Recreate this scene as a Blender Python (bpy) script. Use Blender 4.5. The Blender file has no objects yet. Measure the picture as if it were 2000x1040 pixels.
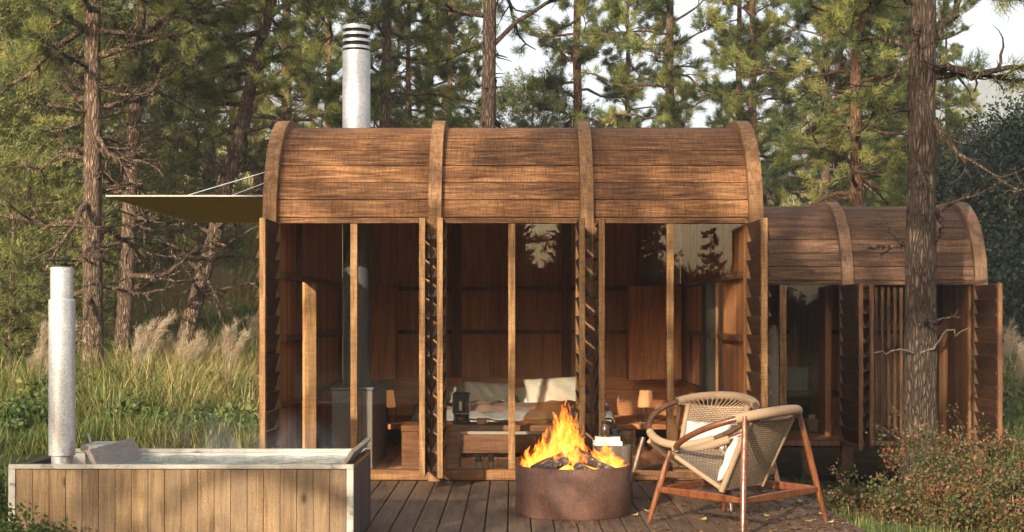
import bpy, math, random
import numpy as np
from mathutils import Vector, Matrix
R = math.radians
rnd = random.Random(7)
SC = bpy.context.scene
COL = SC.collection
F = 2800.0; H0 = 1.41; HY = 622.0          # focal length in photo pixels, eye height, horizon row

# ------------------------------------------------------------------ camera, sky, sun
cam = bpy.data.cameras.new('camera'); camo = bpy.data.objects.new('camera', cam); COL.objects.link(camo)
cam.sensor_width = 36.0; cam.lens = 36.0 * F / 2000.0
cam.shift_y = (HY - 520.0) / 2000.0
cam.clip_start = 0.1; cam.clip_end = 5000
camo.location = (0, 0, H0); camo.rotation_euler = (R(90), 0, 0)
SC.camera = camo

SUN_EL, SUN_AZ = 19.5, 25.0                 # height; degrees to the left of straight behind the camera
world = bpy.data.worlds.new('World'); SC.world = world; world.use_nodes = True
wt = world.node_tree; wt.nodes.clear()
wo = wt.nodes.new('ShaderNodeOutputWorld'); wb = wt.nodes.new('ShaderNodeBackground')
ws = wt.nodes.new('ShaderNodeTexSky'); ws.sky_type = 'NISHITA'; ws.sun_disc = False
ws.sun_elevation = R(SUN_EL); ws.air_density = 1.0; ws.dust_density = 4.5; ws.ozone_density = 1.0
sd = Vector((-math.sin(R(SUN_AZ)) * math.cos(R(SUN_EL)), -math.cos(R(SUN_AZ)) * math.cos(R(SUN_EL)), math.sin(R(SUN_EL))))
ws.sun_rotation = math.atan2(sd.x, sd.y)
wb.inputs['Strength'].default_value = 0.15
wt.links.new(ws.outputs[0], wb.inputs['Color']); wt.links.new(wb.outputs[0], wo.inputs['Surface'])
sl = bpy.data.lights.new('sun', 'SUN'); sl.energy = 4.7; sl.angle = R(0.6); sl.color = (1.0, 0.87, 0.70)
so = bpy.data.objects.new('sun', sl); COL.objects.link(so)
so.rotation_euler = sd.to_track_quat('Z', 'Y').to_euler()
vs = SC.view_settings; vs.view_transform = 'Standard'; vs.look = 'None'; vs.exposure = 1.3; vs.gamma = 1
SC.cycles.use_denoising = True
SC.cycles.max_bounces = 8; SC.cycles.transparent_max_bounces = 24; SC.cycles.volume_bounces = 0
SC.cycles.diffuse_bounces = 6; SC.cycles.glossy_bounces = 4; SC.cycles.sample_clamp_indirect = 6
SC.cycles.caustics_reflective = False; SC.cycles.caustics_refractive = False
SC.cycles.volume_max_steps = 128

def at(px, py, Y):
    return Vector(((px - 1000.0) * Y / F, Y, H0 + (HY - py) * Y / F))

# ------------------------------------------------------------------ node helpers
class NT:
    def __init__(s, name):
        s.m = bpy.data.materials.new(name); s.m.use_nodes = True; s.t = s.m.node_tree; s.t.nodes.clear()
        s.out = s.n('OutputMaterial')
    def n(s, kind, **kw):
        nd = s.t.nodes.new('ShaderNode' + kind)
        for k, v in kw.items():
            setattr(nd, k, v)
        return nd
    def l(s, a, b): s.t.links.new(a, b)
    def val(s, sock, v):
        if hasattr(v, 'is_output') or isinstance(v, bpy.types.NodeSocket): s.l(v, sock)
        else: sock.default_value = v
    def coord(s, scale=(1, 1, 1), rand=0.0, kind='Object', rot=(0, 0, 0)):
        tc = s.n('TexCoord'); mp = s.n('Mapping'); src = tc.outputs[kind]
        if rand:
            g = s.n('NewGeometry'); mu = s.n('Math', operation='MULTIPLY'); s.l(g.outputs['Random Per Island'], mu.inputs[0]); mu.inputs[1].default_value = rand
            ad = s.n('VectorMath', operation='ADD'); s.l(src, ad.inputs[0]); s.l(mu.outputs[0], ad.inputs[1]); src = ad.outputs[0]
        s.l(src, mp.inputs['Vector']); mp.inputs['Scale'].default_value = scale; mp.inputs['Rotation'].default_value = rot
        return mp.outputs[0]
    def noise(s, vec, scale, detail=4, rough=.55, dist=0.0):
        nd = s.n('TexNoise'); s.l(vec, nd.inputs['Vector']); nd.inputs['Scale'].default_value = scale
        nd.inputs['Detail'].default_value = detail; nd.inputs['Roughness'].default_value = rough; nd.inputs['Distortion'].default_value = dist
        return nd.outputs['Fac']
    def ramp(s, fac, stops, interp='LINEAR'):
        nd = s.n('ValToRGB'); s.l(fac, nd.inputs[0]); cr = nd.color_ramp; cr.interpolation = interp
        while len(cr.elements) < len(stops): cr.elements.new(0.5)
        for e, (p, c) in zip(cr.elements, stops):
            e.position = p; e.color = (c[0], c[1], c[2], 1) if not isinstance(c, (int, float)) else (c, c, c, 1)
        return nd.outputs[0]
    def mix(s, fac, a, b, mode='MIX'):
        nd = s.n('Mix', data_type='RGBA', blend_type=mode)
        s.val(nd.inputs[0], fac)
        for sk, v in ((nd.inputs[6], a), (nd.inputs[7], b)):
            if isinstance(v, bpy.types.NodeSocket): s.l(v, sk)
            else: sk.default_value = (v[0], v[1], v[2], 1) if not isinstance(v, (int, float)) else (v, v, v, 1)
        return nd.outputs[2]
    def math(s, op, a, b=0.0):
        nd = s.n('Math', operation=op); s.val(nd.inputs[0], a); s.val(nd.inputs[1], b); return nd.outputs[0]
    def bump(s, h, strength=.3, dist=.01):
        nd = s.n('Bump'); s.l(h, nd.inputs['Height']); nd.inputs['Strength'].default_value = strength; nd.inputs['Distance'].default_value = dist
        return nd.outputs[0]
    def bsdf(s, color, rough=.6, metal=0.0, spec=.5, normal=None, **kw):
        b = s.n('BsdfPrincipled'); s.val(b.inputs['Base Color'], color if isinstance(color, bpy.types.NodeSocket) else (color[0], color[1], color[2], 1))
        s.val(b.inputs['Roughness'], rough); s.val(b.inputs['Metallic'], metal); s.val(b.inputs['Specular IOR Level'], spec)
        if normal is not None: s.l(normal, b.inputs['Normal'])
        for k, v in kw.items(): s.val(b.inputs[k.replace('_', ' ')], v)
        return b.outputs[0]
    def done(s, sh): s.l(sh, s.out.inputs['Surface']); return s.m

def wood(name, dark, mid, light, axis='X', grain=1.0, saw=.35, rough=.7, knots=0.0, grey=None, greyamt=.0, spec=.25, contrast=1.0, clean=False):
    t = NT(name); st = {'X': (1.2, 16, 16), 'Y': (16, 1.2, 16), 'Z': (16, 16, 1.2)}[axis]
    v = t.coord(tuple(a * grain for a in st), rand=37.0)
    g = t.noise(v, 1.6, 7, .62, .9)
    f2 = t.coord(tuple(a * grain * (4 if a > 2 else 1.5) for a in st), rand=11.0)
    g2 = t.noise(f2, 2.0, 3, .6)
    k = .13 / contrast
    c = t.ramp(g, [(.5 - 1.8 * k, dark), (.5, mid), (.5 + 1.8 * k, light)])
    c = t.mix(.45, c, t.ramp(g2, [(.3, .35), (.65, 1.0)]), 'MULTIPLY')
    geo = t.n('NewGeometry')
    tone = t.ramp(geo.outputs['Random Per Island'], [(0, .5), (.35, .95), (.7, .72), (1, 1.15)])
    c = t.mix(.85, c, tone, 'MULTIPLY')
    big = t.noise(t.coord((.9, .9, .9)), 1.3, 5, .6, .4)
    if not clean: c = t.mix(t.ramp(big, [(.42, 0), (.75, .55)]), c, t.mix(.5, c, tuple(a * .45 for a in dark)))
    if grey:
        gn = t.noise(t.coord(tuple(a * .6 for a in st), rand=9.0), 1.0, 5, .7)
        c = t.mix(t.ramp(gn, [(.5 - greyamt * .35, 0), (.5 + .22, 1.0 * min(1, greyamt + .3))]), c, grey)
    if knots:
        vo = t.n('TexVoronoi'); t.l(t.coord(tuple((3.2 if a > 2 else 1.6) for a in st), rand=5.0), vo.inputs['Vector']); vo.inputs['Scale'].default_value = 1.3
        c = t.mix(t.ramp(vo.outputs['Distance'], [(.03, knots), (.10, 0)]), c, tuple(a * .3 for a in dark))
    # saw marks across the grain
    sv = {'X': (75, 7, 7), 'Y': (7, 75, 7), 'Z': (7, 7, 75)}[axis]
    sn = t.noise(t.coord(sv, rand=3.0), 1.0, 3, .7); fine = t.noise(t.coord((1, 1, 1)), 170, 2, .6)
    c = t.mix(saw, c, t.ramp(sn, [(.36, .42), (.58, 1.1)]), 'MULTIPLY')
    if not clean: c = t.mix(.55, c, t.ramp(fine, [(.38, .45), (.58, 1.1)]), 'MULTIPLY')
    h = t.math('ADD', g2, t.math('MULTIPLY', sn, saw * 2))
    return t.done(t.bsdf(c, rough, spec=spec, normal=t.bump(h, .45, .006)))

M = {}
M['roof'] = wood('roof_wood', (.055, .022, .009), (.25, .108, .038), (.52, .265, .10), 'X', grain=1.6, saw=.6, contrast=1.15)
M['roofback'] = wood('darker_roof_wood', (.045, .024, .013), (.135, .068, .034), (.25, .135, .07), 'X', grain=1.15, saw=.5, contrast=1.3)  # small cabin roof, a darker tone than the main roof
M['rib'] = wood('rib_wood', (.14, .066, .026), (.32, .165, .070), (.50, .29, .13), 'Z', saw=.5)
M['ribback'] = wood('darker_rib_wood', (.09, .05, .028), (.20, .11, .062), (.31, .18, .10), 'Z', saw=.5)  # small cabin ribs, darker than the main ribs
M['frame'] = wood('frame_wood', (.13, .060, .020), (.34, .175, .064), (.54, .32, .13), 'Z', saw=.55)
M['frameback'] = wood('darker_frame_wood', (.09, .042, .022), (.19, .09, .042), (.30, .15, .07), 'Z', saw=.4)  # small cabin frames, darker than the main frames
M['sill'] = wood('sill_wood', (.13, .055, .02), (.30, .14, .05), (.50, .27, .10), 'X', saw=.5)
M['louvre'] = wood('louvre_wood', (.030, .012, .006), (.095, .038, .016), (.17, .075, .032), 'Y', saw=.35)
M['inner'] = wood('inner_wood', (.44, .165, .062), (.70, .300, .120), (.84, .42, .19), 'Z', grain=.8, saw=.2, clean=True)
M['innerx'] = wood('inner_wood_flat', (.44, .165, .062), (.70, .300, .120), (.84, .42, .19), 'X', grain=.8, saw=.2, clean=True)
M['innery'] = wood('inner_wood_deep', (.44, .165, .062), (.70, .300, .120), (.84, .42, .19), 'Y', grain=.8, saw=.2, clean=True)
M['deck'] = wood('deck_wood', (.045, .026, .015), (.16, .092, .050), (.28, .175, .10), 'Y', saw=.35, grey=(.15, .10, .062), greyamt=.25, rough=.62, spec=.4)
M['tub'] = wood('larch_wood', (.15, .08, .033), (.44, .27, .12), (.66, .45, .22), 'Z', grain=.8, saw=.12, knots=.9, grey=(.19, .135, .095), greyamt=.5)
M['tubdark'] = wood('darker_tub_wood', (.06, .045, .035), (.13, .095, .07), (.20, .15, .11), 'Z', saw=.1, grey=(.11, .09, .08), greyamt=.5)  # darker than the front larch; for the sides and back
M['tubin'] = wood('soaked_wood', (.06, .05, .04), (.13, .11, .09), (.2, .18, .15), 'X', saw=.1)
M['board'] = wood('backrest_wood', (.30, .22, .16), (.50, .39, .30), (.66, .55, .44), 'Y', saw=.15, grey=(.34, .29, .25), greyamt=.5)
M['chair'] = wood('oiled_teak', (.09, .024, .008), (.20, .062, .019), (.33, .12, .038), 'Z', grain=.7, saw=.0, rough=.28, spec=.6)
M['chair2'] = wood('dark_teak', (.07, .030, .013), (.15, .070, .030), (.24, .12, .05), 'Z', grain=.7, saw=.0, rough=.33, spec=.55)
M['stump'] = wood('stump_wood', (.07, .05, .035), (.17, .13, .09), (.29, .23, .17), 'Z', saw=0, rough=.85)
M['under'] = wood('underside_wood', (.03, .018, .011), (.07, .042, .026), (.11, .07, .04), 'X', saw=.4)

M['rail'] = wood('rail_wood', (.14, .058, .024), (.27, .12, .052), (.40, .19, .085), 'Z', grain=.8, saw=.2)
M['bench'] = wood('bench_wood', (.10, .040, .017), (.22, .092, .038), (.32, .15, .065), 'X', saw=.25)
M['louvreshade'] = wood('shaded_louvre_wood', (.012, .006, .004), (.035, .018, .011), (.07, .038, .022), 'Y', saw=.3)  # near-black louvre copy: shade between the middle shutters put into the colour
M['bathwood'] = wood('bathroom_wood', (.26, .105, .042), (.46, .20, .085), (.60, .29, .13), 'Z', grain=.8, saw=.2)
def metal(name, col, rough, spots=.4, rust=None):
    # zinc crystals and rain marks
    t = NT(name); n1 = t.noise(t.coord((1, 1, 1)), 14, 6, .7); n2 = t.noise(t.coord((1, 1, .25)), 5, 5, .6)
    n3 = t.noise(t.coord(), 90, 2, .5)
    c = t.mix(t.ramp(n1, [(.38, spots), (.62, 0)]), col, tuple(a * .52 for a in col))
    c = t.mix(t.ramp(n3, [(.42, .6), (.6, 0)]), c, tuple(a * .5 for a in col))
    if rust: c = t.mix(t.ramp(n2, [(.60, 0), (.74, .75)]), c, rust)
    r = t.ramp(n1, [(.3, rough + .15), (.7, rough - .08)])
    return t.done(t.bsdf(c, r, metal=.55, normal=t.bump(n3, .12, .002)))
M['steel'] = metal('galvanised_steel', (.80, .78, .74), .40, .35, (.28, .17, .09))
M['flue'] = metal('brushed_zinc', (.66, .66, .66), .40, .25)
def plain(name, col, rough=.6, metalv=0., spec=.5, bump=0., nscale=60., var=.15, **kw):
    t = NT(name); n = t.noise(t.coord(), nscale, 4, .6)
    c = t.mix(t.ramp(n, [(.3, var), (.7, 0)]), col, tuple(a * .4 for a in col))
    nb = t.bump(n, bump, .004) if bump else None
    return t.done(t.bsdf(c, rough, metal=metalv, spec=spec, normal=nb, **kw))
M['black'] = plain('black_enamel', (.012, .012, .014), .22)
M['blackmatte'] = plain('black_gap', (.010, .009, .008), .8)
M['dark_slot'] = plain('dark_vent', (.035, .032, .02), .7)
t = NT('rim_paint'); n1 = t.noise(t.coord((1.5, 4, 4)), 3.0, 8, .75)
n9 = t.noise(t.coord((9, 9, 9)), 3.0, 6, .7); c = t.mix(t.ramp(n9, [(.4, .5), (.65, 0)]), (.50, .46, .38), (.34, .30, .23))
c = t.mix(t.ramp(n1, [(.54, 0), (.62, .85)]), c, (.13, .11, .08))
M['rim'] = t.done(t.bsdf(c, .55, normal=t.bump(n1, .3, .003)))
t = NT('corten'); n1 = t.noise(t.coord(), 5, 8, .7); n2 = t.noise(t.coord(), 70, 4, .7)
c = t.ramp(n1, [(.3, (.065, .033, .024)), (.5, (.13, .060, .038)), (.72, (.20, .095, .055))])
c = t.mix(.65, c, t.ramp(n2, [(.35, .4), (.6, 1.1)]), 'MULTIPLY')
M['corten'] = t.done(t.bsdf(c, .72, metal=.15, normal=t.bump(n2, .35, .004)))
M['concrete'] = plain('stove_stone', (.20, .17, .14), .8, bump=.3, nscale=40, var=.5)
M['slate'] = plain('grey_stone', (.10, .105, .11), .5, bump=.2, nscale=30, var=.5)
M['ceramic'] = plain('tan_clay', (.48, .29, .14), .45)
M['redclay'] = plain('red_clay', (.20, .04, .02), .35)
M['chrome'] = plain('chrome', (.75, .74, .72), .12, 1.0, var=.0)
M['paper'] = plain('paper_pages', (.72, .68, .58), .8)
M['cover'] = plain('book_cover', (.60, .57, .50), .6)
M['linen'] = plain('white_linen', (.70, .66, .57), .9, bump=.35, nscale=26)
M['beige'] = plain('beige_linen', (.50, .44, .35), .9, bump=.35, nscale=26)
M['cushion'] = plain('cushion_cotton', (.50, .48, .45), .9, bump=.3, nscale=120)
M['brown'] = plain('brown_wool', (.17, .10, .07), .95, bump=.5, nscale=40)
M['grey'] = plain('grey_linen', (.22, .21, .20), .95, bump=.5, nscale=30)
t = NT('canopy_olive'); n = t.noise(t.coord(), 200, 3, .6); c = t.mix(t.ramp(n, [(.3, .5), (.7, 0)]), (.30, .27, .10), (.16, .14, .05))
trb = t.n('BsdfTranslucent'); t.l(c, trb.inputs[0]); mx = t.n('MixShader'); mx.inputs[0].default_value = .35; t.l(t.bsdf(c, .8), mx.inputs[1]); t.l(trb.outputs[0], mx.inputs[2]); M['tent'] = t.done(mx.outputs[0])
M['tentedge'] = plain('canopy_edge', (.34, .32, .26), .6)
M['cable'] = plain('steel_cable', (.6, .62, .66), .35, .6)
M['wicker'] = plain('wicker', (.26, .19, .12), .8, bump=.8, nscale=60, var=.8)
M['towel'] = plain('towel', (.30, .25, .21), .95, bump=.3)
M['darkgreen'] = plain('dark_green_wood', (.055, .05, .035), .7, nscale=90, var=.6)
M['amber'] = plain('amber_glass', (.04, .02, .01), .1)
M['shade'] = None
t = NT('lamp_shade_fabric'); sh = t.bsdf((.50, .24, .10), .8); em = t.n('Emission'); em.inputs[0].default_value = (1, .40, .13, 1); em.inputs[1].default_value = .12
ad = t.n('AddShader'); t.l(sh, ad.inputs[0]); t.l(em.outputs[0], ad.inputs[1]); M['shade'] = t.done(ad.outputs[0])

def glassmat(name, ior, tint=(.93, .93, .90)):
    t = NT(name); fr = t.n('Fresnel'); fr.inputs[0].default_value = ior
    tr = t.n('BsdfTransparent'); tr.inputs[0].default_value = (*tint, 1); gl = t.n('BsdfGlossy'); gl.inputs['Roughness'].default_value = .0
    gl.inputs['Color'].default_value = (1, .97, .9, 1)
    # only the outer face of a pane mirrors: rays are not bent inside it, so the inner face would wrongly reflect everything
    g = t.n('NewGeometry'); fac = t.math('MULTIPLY', fr.outputs[0], t.math('SUBTRACT', 1.0, g.outputs['Backfacing']))
    mx = t.n('MixShader'); t.l(fac, mx.inputs[0]); t.l(tr.outputs[0], mx.inputs[1]); t.l(gl.outputs[0], mx.inputs[2])
    return t.done(mx.outputs[0])
M['glass'] = glassmat('window_glass', 1.68, (.97, .97, .95))
M['clear'] = glassmat('drinking_glass', 1.5)

# cord and weave: the UV map runs along and across the panel
t = NT('paper_cord'); v = t.coord(); n = t.noise(t.coord((1, 1, 1)), 160, 3, .6); n2 = t.noise(t.coord(), 12, 3, .6)
c = t.mix(t.ramp(n, [(.3, .4), (.7, 0)]), t.mix(t.ramp(n2, [(.4, 0), (.7, .6)]), (.35, .235, .135), (.27, .175, .10)), (.16, .10, .055))
M['cord'] = t.done(t.bsdf(c, .85, normal=t.bump(n, .5, .004)))
t = NT('woven_cord'); uv = t.n('UVMap')
def wave(sc_, prof='SIN', direction='X', dist=0):
    w = t.n('TexWave', wave_type='BANDS', bands_direction=direction, wave_profile=prof); t.l(uv.outputs[0], w.inputs['Vector']); w.inputs['Scale'].default_value = sc_; w.inputs['Distortion'].default_value = dist; w.inputs['Detail Scale'].default_value = 3
    return w.outputs['Fac']
br = t.n('TexBrick'); t.l(uv.outputs[0], br.inputs['Vector']); br.offset = .5; br.inputs['Scale'].default_value = 1.0
br.inputs['Brick Width'].default_value = .034; br.inputs['Row Height'].default_value = .0155; br.inputs['Mortar Size'].default_value = .0032; br.inputs['Mortar Smooth'].default_value = .9
br.inputs['Color1'].default_value = (1, 1, 1, 1); br.inputs['Color2'].default_value = (.72, .72, .72, 1); br.inputs['Mortar'].default_value = (0, 0, 0, 1)
c = t.mix(br.outputs['Color'], (.05, .032, .02), (.38, .26, .15))
M['weave'] = t.done(t.bsdf(c, .85, normal=t.bump(br.outputs['Color'], .9, .008)))

def bark(name, c0, c1, c2, sc_=1.0):
    t = NT(name); v = t.coord((9 * sc_, 9 * sc_, 1.7 * sc_), rand=0)
    vo = t.n('TexVoronoi', feature='DISTANCE_TO_EDGE'); 
    nn = t.n('TexNoise'); t.l(v, nn.inputs['Vector']); nn.inputs['Scale'].default_value = .9; nn.inputs['Detail'].default_value = 5
    mv = t.n('VectorMath', operation='MULTIPLY_ADD'); t.l(nn.outputs['Color'], mv.inputs[0]); mv.inputs[1].default_value = (1.6, 1.6, 1.6); t.l(v, mv.inputs[2])
    t.l(mv.outputs[0], vo.inputs['Vector']); vo.inputs['Scale'].default_value = 2.1
    n = t.noise(v, 5, 6, .7); big = t.noise(t.coord((1, 1, .5)), 2.2, 3, .6)
    c = t.ramp(vo.outputs['Distance'], [(0, c0), (.12, c1), (.42, c2)])
    c = t.mix(.6, c, t.ramp(n, [(.3, .45), (.68, 1.15)]), 'MULTIPLY')
    c = t.mix(t.ramp(big, [(.4, 0), (.7, .5)]), c, tuple(a * .6 + .01 for a in c1))
    h = t.math('ADD', t.ramp(vo.outputs['Distance'], [(0, 0), (.28, 1)]), t.math('MULTIPLY', n, .6))
    return t.done(t.bsdf(c, .9, spec=.15, normal=t.bump(h, 1.0, .03)))
M['bark'] = bark('pine_bark', (.045, .028, .018), (.19, .125, .080), (.36, .26, .175), 1.5)
M['barkred'] = bark('red_pine_bark', (.05, .024, .013), (.22, .115, .062), (.38, .22, .125), 1.4)
M['barkdark'] = bark('dark_pine_bark', (.028, .019, .014), (.10, .068, .048), (.20, .145, .105), 1.5)

def leafmat(name, stops, trans=.18, rough=.55):
    t = NT(name); a = t.n('Attribute', attribute_name='tone')
    c = t.ramp(a.outputs['Fac'], stops)
    b = t.bsdf(c, rough, spec=.3)
    tr = t.n('BsdfTranslucent'); t.l(t.mix(1.0, c, (1.25, 1.15, .6), 'MULTIPLY'), tr.inputs[0])
    mx = t.n('MixShader'); mx.inputs[0].default_value = trans; t.l(b, mx.inputs[1]); t.l(tr.outputs[0], mx.inputs[2])
    return t.done(mx.outputs[0])
M['needle'] = leafmat('pine_needles', [(0, (.04, .062, .022)), (.45, (.115, .145, .038)), (.8, (.22, .225, .055)), (1, (.30, .27, .08))])
M['needleblue'] = leafmat('deep_pine_needles', [(0, (.03, .055, .032)), (.5, (.09, .125, .048)), (1, (.19, .21, .07))])
M['juniper'] = leafmat('juniper_leaves', [(0, (.045, .06, .020)), (.5, (.14, .155, .04)), (1, (.27, .25, .07))])
M['darkleaf'] = leafmat('dark_broad_leaves', [(0, (.010, .018, .014)), (.6, (.022, .036, .024)), (1, (.05, .065, .035))])
M['broad'] = leafmat('broad_leaves', [(0, (.020, .045, .014)), (.6, (.06, .10, .025)), (1, (.14, .16, .035))])
M['redleaf'] = leafmat('autumn_leaves', [(0, (.020, .032, .010)), (.45, (.068, .082, .022)), (.72, (.15, .09, .032)), (1, (.17, .035, .026))])
M['grass'] = leafmat('grass_blades', [(0, (.022, .042, .012)), (.4, (.095, .13, .032)), (.65, (.30, .28, .09)), (1, (.50, .38, .18))], .3)
M['plume'] = leafmat('grass_plumes', [(0, (.34, .26, .18)), (1, (.52, .43, .33))], .4)
M['dryleaf'] = leafmat('dry_leaves', [(0, (.07, .03, .016)), (.5, (.20, .10, .04)), (1, (.42, .32, .12))], .15)
t = NT('soil_ground'); n1 = t.noise(t.coord(), 1.3, 7, .7); n2 = t.noise(t.coord(), 22, 5, .7)
c = t.ramp(n1, [(.3, (.030, .026, .014)), (.55, (.055, .062, .022)), (.75, (.11, .11, .045))])
c = t.mix(.6, c, t.ramp(n2, [(.35, .4), (.65, 1.2)]), 'MULTIPLY')
M['ground'] = t.done(t.bsdf(c, .95, spec=.1, normal=t.bump(n2, .8, .05)))
t = NT('far_forest'); n1 = t.noise(t.coord(), .05, 6, .7); vo = t.n('TexVoronoi'); t.l(t.coord(), vo.inputs['Vector']); vo.inputs['Scale'].default_value = .16
c = t.ramp(vo.outputs['Distance'], [(.1, (.10, .12, .05)), (.8, (.025, .04, .022))])
c = t.mix(.5, c, t.ramp(n1, [(.3, .5), (.7, 1.3)]), 'MULTIPLY')
M['hill'] = t.done(t.bsdf(c, .95, spec=.05, normal=t.bump(vo.outputs['Distance'], 1, -6)))
t = NT('tub_water'); n1 = t.noise(t.coord((1, 2.2, 1)), 9, 4, .6, .8)
cc = t.ramp(n1, [(.35, (.10, .15, .14)), (.6, (.26, .34, .31))])
M['water'] = t.done(t.bsdf(cc, .06, spec=.8, normal=t.bump(n1, .35, .02)))

# ------------------------------------------------------------------ mesh helpers
ORG = {}                                   # world origin of each thing
def mesh_np(name, V, faces, tone=None, uv=None):
    me = bpy.data.meshes.new(name); V = np.asarray(V, dtype=np.float32)
    me.vertices.add(len(V)); me.vertices.foreach_set('co', V.ravel())
    faces = [np.asarray(f, dtype=np.int32) for f in faces if len(f)]
    idx = np.concatenate([f.ravel() for f in faces]); tot = np.concatenate([np.full(len(f), f.shape[1], dtype=np.int32) for f in faces])
    st = np.concatenate([[0], np.cumsum(tot)[:-1]]).astype(np.int32)
    me.loops.add(len(idx)); me.loops.foreach_set('vertex_index', idx)
    me.polygons.add(len(tot)); me.polygons.foreach_set('loop_start', st); me.polygons.foreach_set('loop_total', tot)
    if tone is not None:
        a = me.attributes.new('tone', 'FLOAT', 'FACE'); a.data.foreach_set('value', np.asarray(tone, dtype=np.float32))
    me.update(calc_edges=True); me.validate(); return me
def link(name, me, mat, parent=None, smooth=False):
    o = bpy.data.objects.new(name, me); COL.objects.link(o)
    if mat is not None: me.materials.append(M[mat] if isinstance(mat, str) else mat)
    if parent is not None: o.parent = parent
    if smooth: me.polygons.foreach_set('use_smooth', [True] * len(me.polygons))
    return o
def tag(o, label=None, cat=None, group=None, kind=None):
    if label: o['label'] = label
    if cat: o['category'] = cat
    if group: o['group'] = group
    if kind: o['kind'] = kind
    return o
def thing(name, loc, label, cat, group=None, rz=0.0):
    o = bpy.data.objects.new(name, None); COL.objects.link(o); o.location = loc; o.rotation_euler = (0, 0, rz)
    o.empty_display_size = .1
    ORG[o.name] = Vector(loc); return tag(o, label, cat, group)

class MB:
    """collects shapes, in world metres, and links them as one mesh"""
    def __init__(s): s.v = []; s.f = []; s.uv = {}
    def add(s, vs_, fs_):
        b = len(s.v); s.v += [Vector(p) for p in vs_]; s.f += [tuple(i + b for i in f) for f in fs_]; return s
    def box(s, x0, x1, y0, y1, z0, z1):
        return s.add([(x0, y0, z0), (x1, y0, z0), (x1, y1, z0), (x0, y1, z0), (x0, y0, z1), (x1, y0, z1), (x1, y1, z1), (x0, y1, z1)],
                     [(0, 3, 2, 1), (4, 5, 6, 7), (0, 1, 5, 4), (1, 2, 6, 5), (2, 3, 7, 6), (3, 0, 4, 7)])
    def obox(s, c, sx, sy, sz, mat):
        c = Vector(c); vs_ = []
        for dz in (-1, 1):
            for dx, dy in ((-1, -1), (1, -1), (1, 1), (-1, 1)):
                vs_.append(c + mat @ Vector((dx * sx / 2, dy * sy / 2, dz * sz / 2)))
        return s.add(vs_, [(0, 3, 2, 1), (4, 5, 6, 7), (0, 1, 5, 4), (1, 2, 6, 5), (2, 3, 7, 6), (3, 0, 4, 7)])
    def tube(s, pts, rad, n=10, cap=True, closed=False):
        pts = [Vector(p) for p in pts]; m = len(pts); rad = rad if isinstance(rad, (list, tuple)) else [rad] * m
        rings = []; up = Vector((0, 0, 1)); b = len(s.v); n1 = None
        for i, p in enumerate(pts):
            a = pts[(i - 1) % m] if (closed or i > 0) else p; c = pts[(i + 1) % m] if (closed or i < m - 1) else p
            tn = (c - a).normalized()
            if n1 is None:
                n1 = tn.cross(up);
                if n1.length < .1: n1 = tn.cross(Vector((1, 0, 0)))
            n1 = (n1 - tn * n1.dot(tn)).normalized(); n2 = tn.cross(n1)
            for k in range(n):
                an = 2 * math.pi * k / n; s.v.append(p + (n1 * math.cos(an) + n2 * math.sin(an)) * rad[i])
        for i in range(m if closed else m - 1):
            j = (i + 1) % m
            for k in range(n):
                k2 = (k + 1) % n; s.f.append((b + i * n + k, b + i * n + k2, b + j * n + k2, b + j * n + k))
        if cap and not closed:
            s.f.append(tuple(b + k for k in range(n))[::-1]); s.f.append(tuple(b + (m - 1) * n + k for k in range(n)))
        return s
    def lathe(s, cx, cy, prof, n=40):
        b = len(s.v); m = len(prof)
        for r, z in prof:
            for k in range(n):
                a = 2 * math.pi * k / n; s.v.append(Vector((cx + r * math.cos(a), cy + r * math.sin(a), z)))
        for i in range(m - 1):
            for k in range(n):
                k2 = (k + 1) % n; s.f.append((b + i * n + k, b + i * n + k2, b + (i + 1) * n + k2, b + (i + 1) * n + k))
        return s
    def strip(s, outer, inner, x0, x1, closed=False):
        """a band whose section runs between two polylines in the YZ plane, from x0 to x1"""
        b = len(s.v); m = len(outer)
        for (y, z), (y2, z2) in zip(outer, inner):
            s.v += [Vector((x0, y, z)), Vector((x1, y, z)), Vector((x1, y2, z2)), Vector((x0, y2, z2))]
        for i in range(m - 1):
            p = b + i * 4; q = p + 4
            for k in range(4): k2 = (k + 1) % 4; s.f.append((p + k, p + k2, q + k2, q + k))
        s.f.append((b + 3, b + 2, b + 1, b)); e = b + (m - 1) * 4; s.f.append((e, e + 1, e + 2, e + 3))
        return s
    def build(s, name, mat, parent=None, smooth=False, bevel=0.0, root=None):
        o0 = ORG.get((root or parent).name, Vector()) if (root or parent) is not None else Vector()
        me = bpy.data.meshes.new(name); me.from_pydata([tuple(v - o0) for v in s.v], [], s.f); me.update()
        o = link(name, me, mat, parent, False)
        if parent is not None: ORG[o.name] = o0
        if smooth:
            me.polygons.foreach_set('use_smooth', [True] * len(me.polygons)); me.set_sharp_from_angle(angle=R(38))
        if bevel:
            bv = o.modifiers.new('bevel', 'BEVEL'); bv.width = bevel; bv.segments = 1; bv.limit_method = 'ANGLE'; bv.angle_limit = R(50); bv.offset_type = 'OFFSET'
        return o

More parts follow.
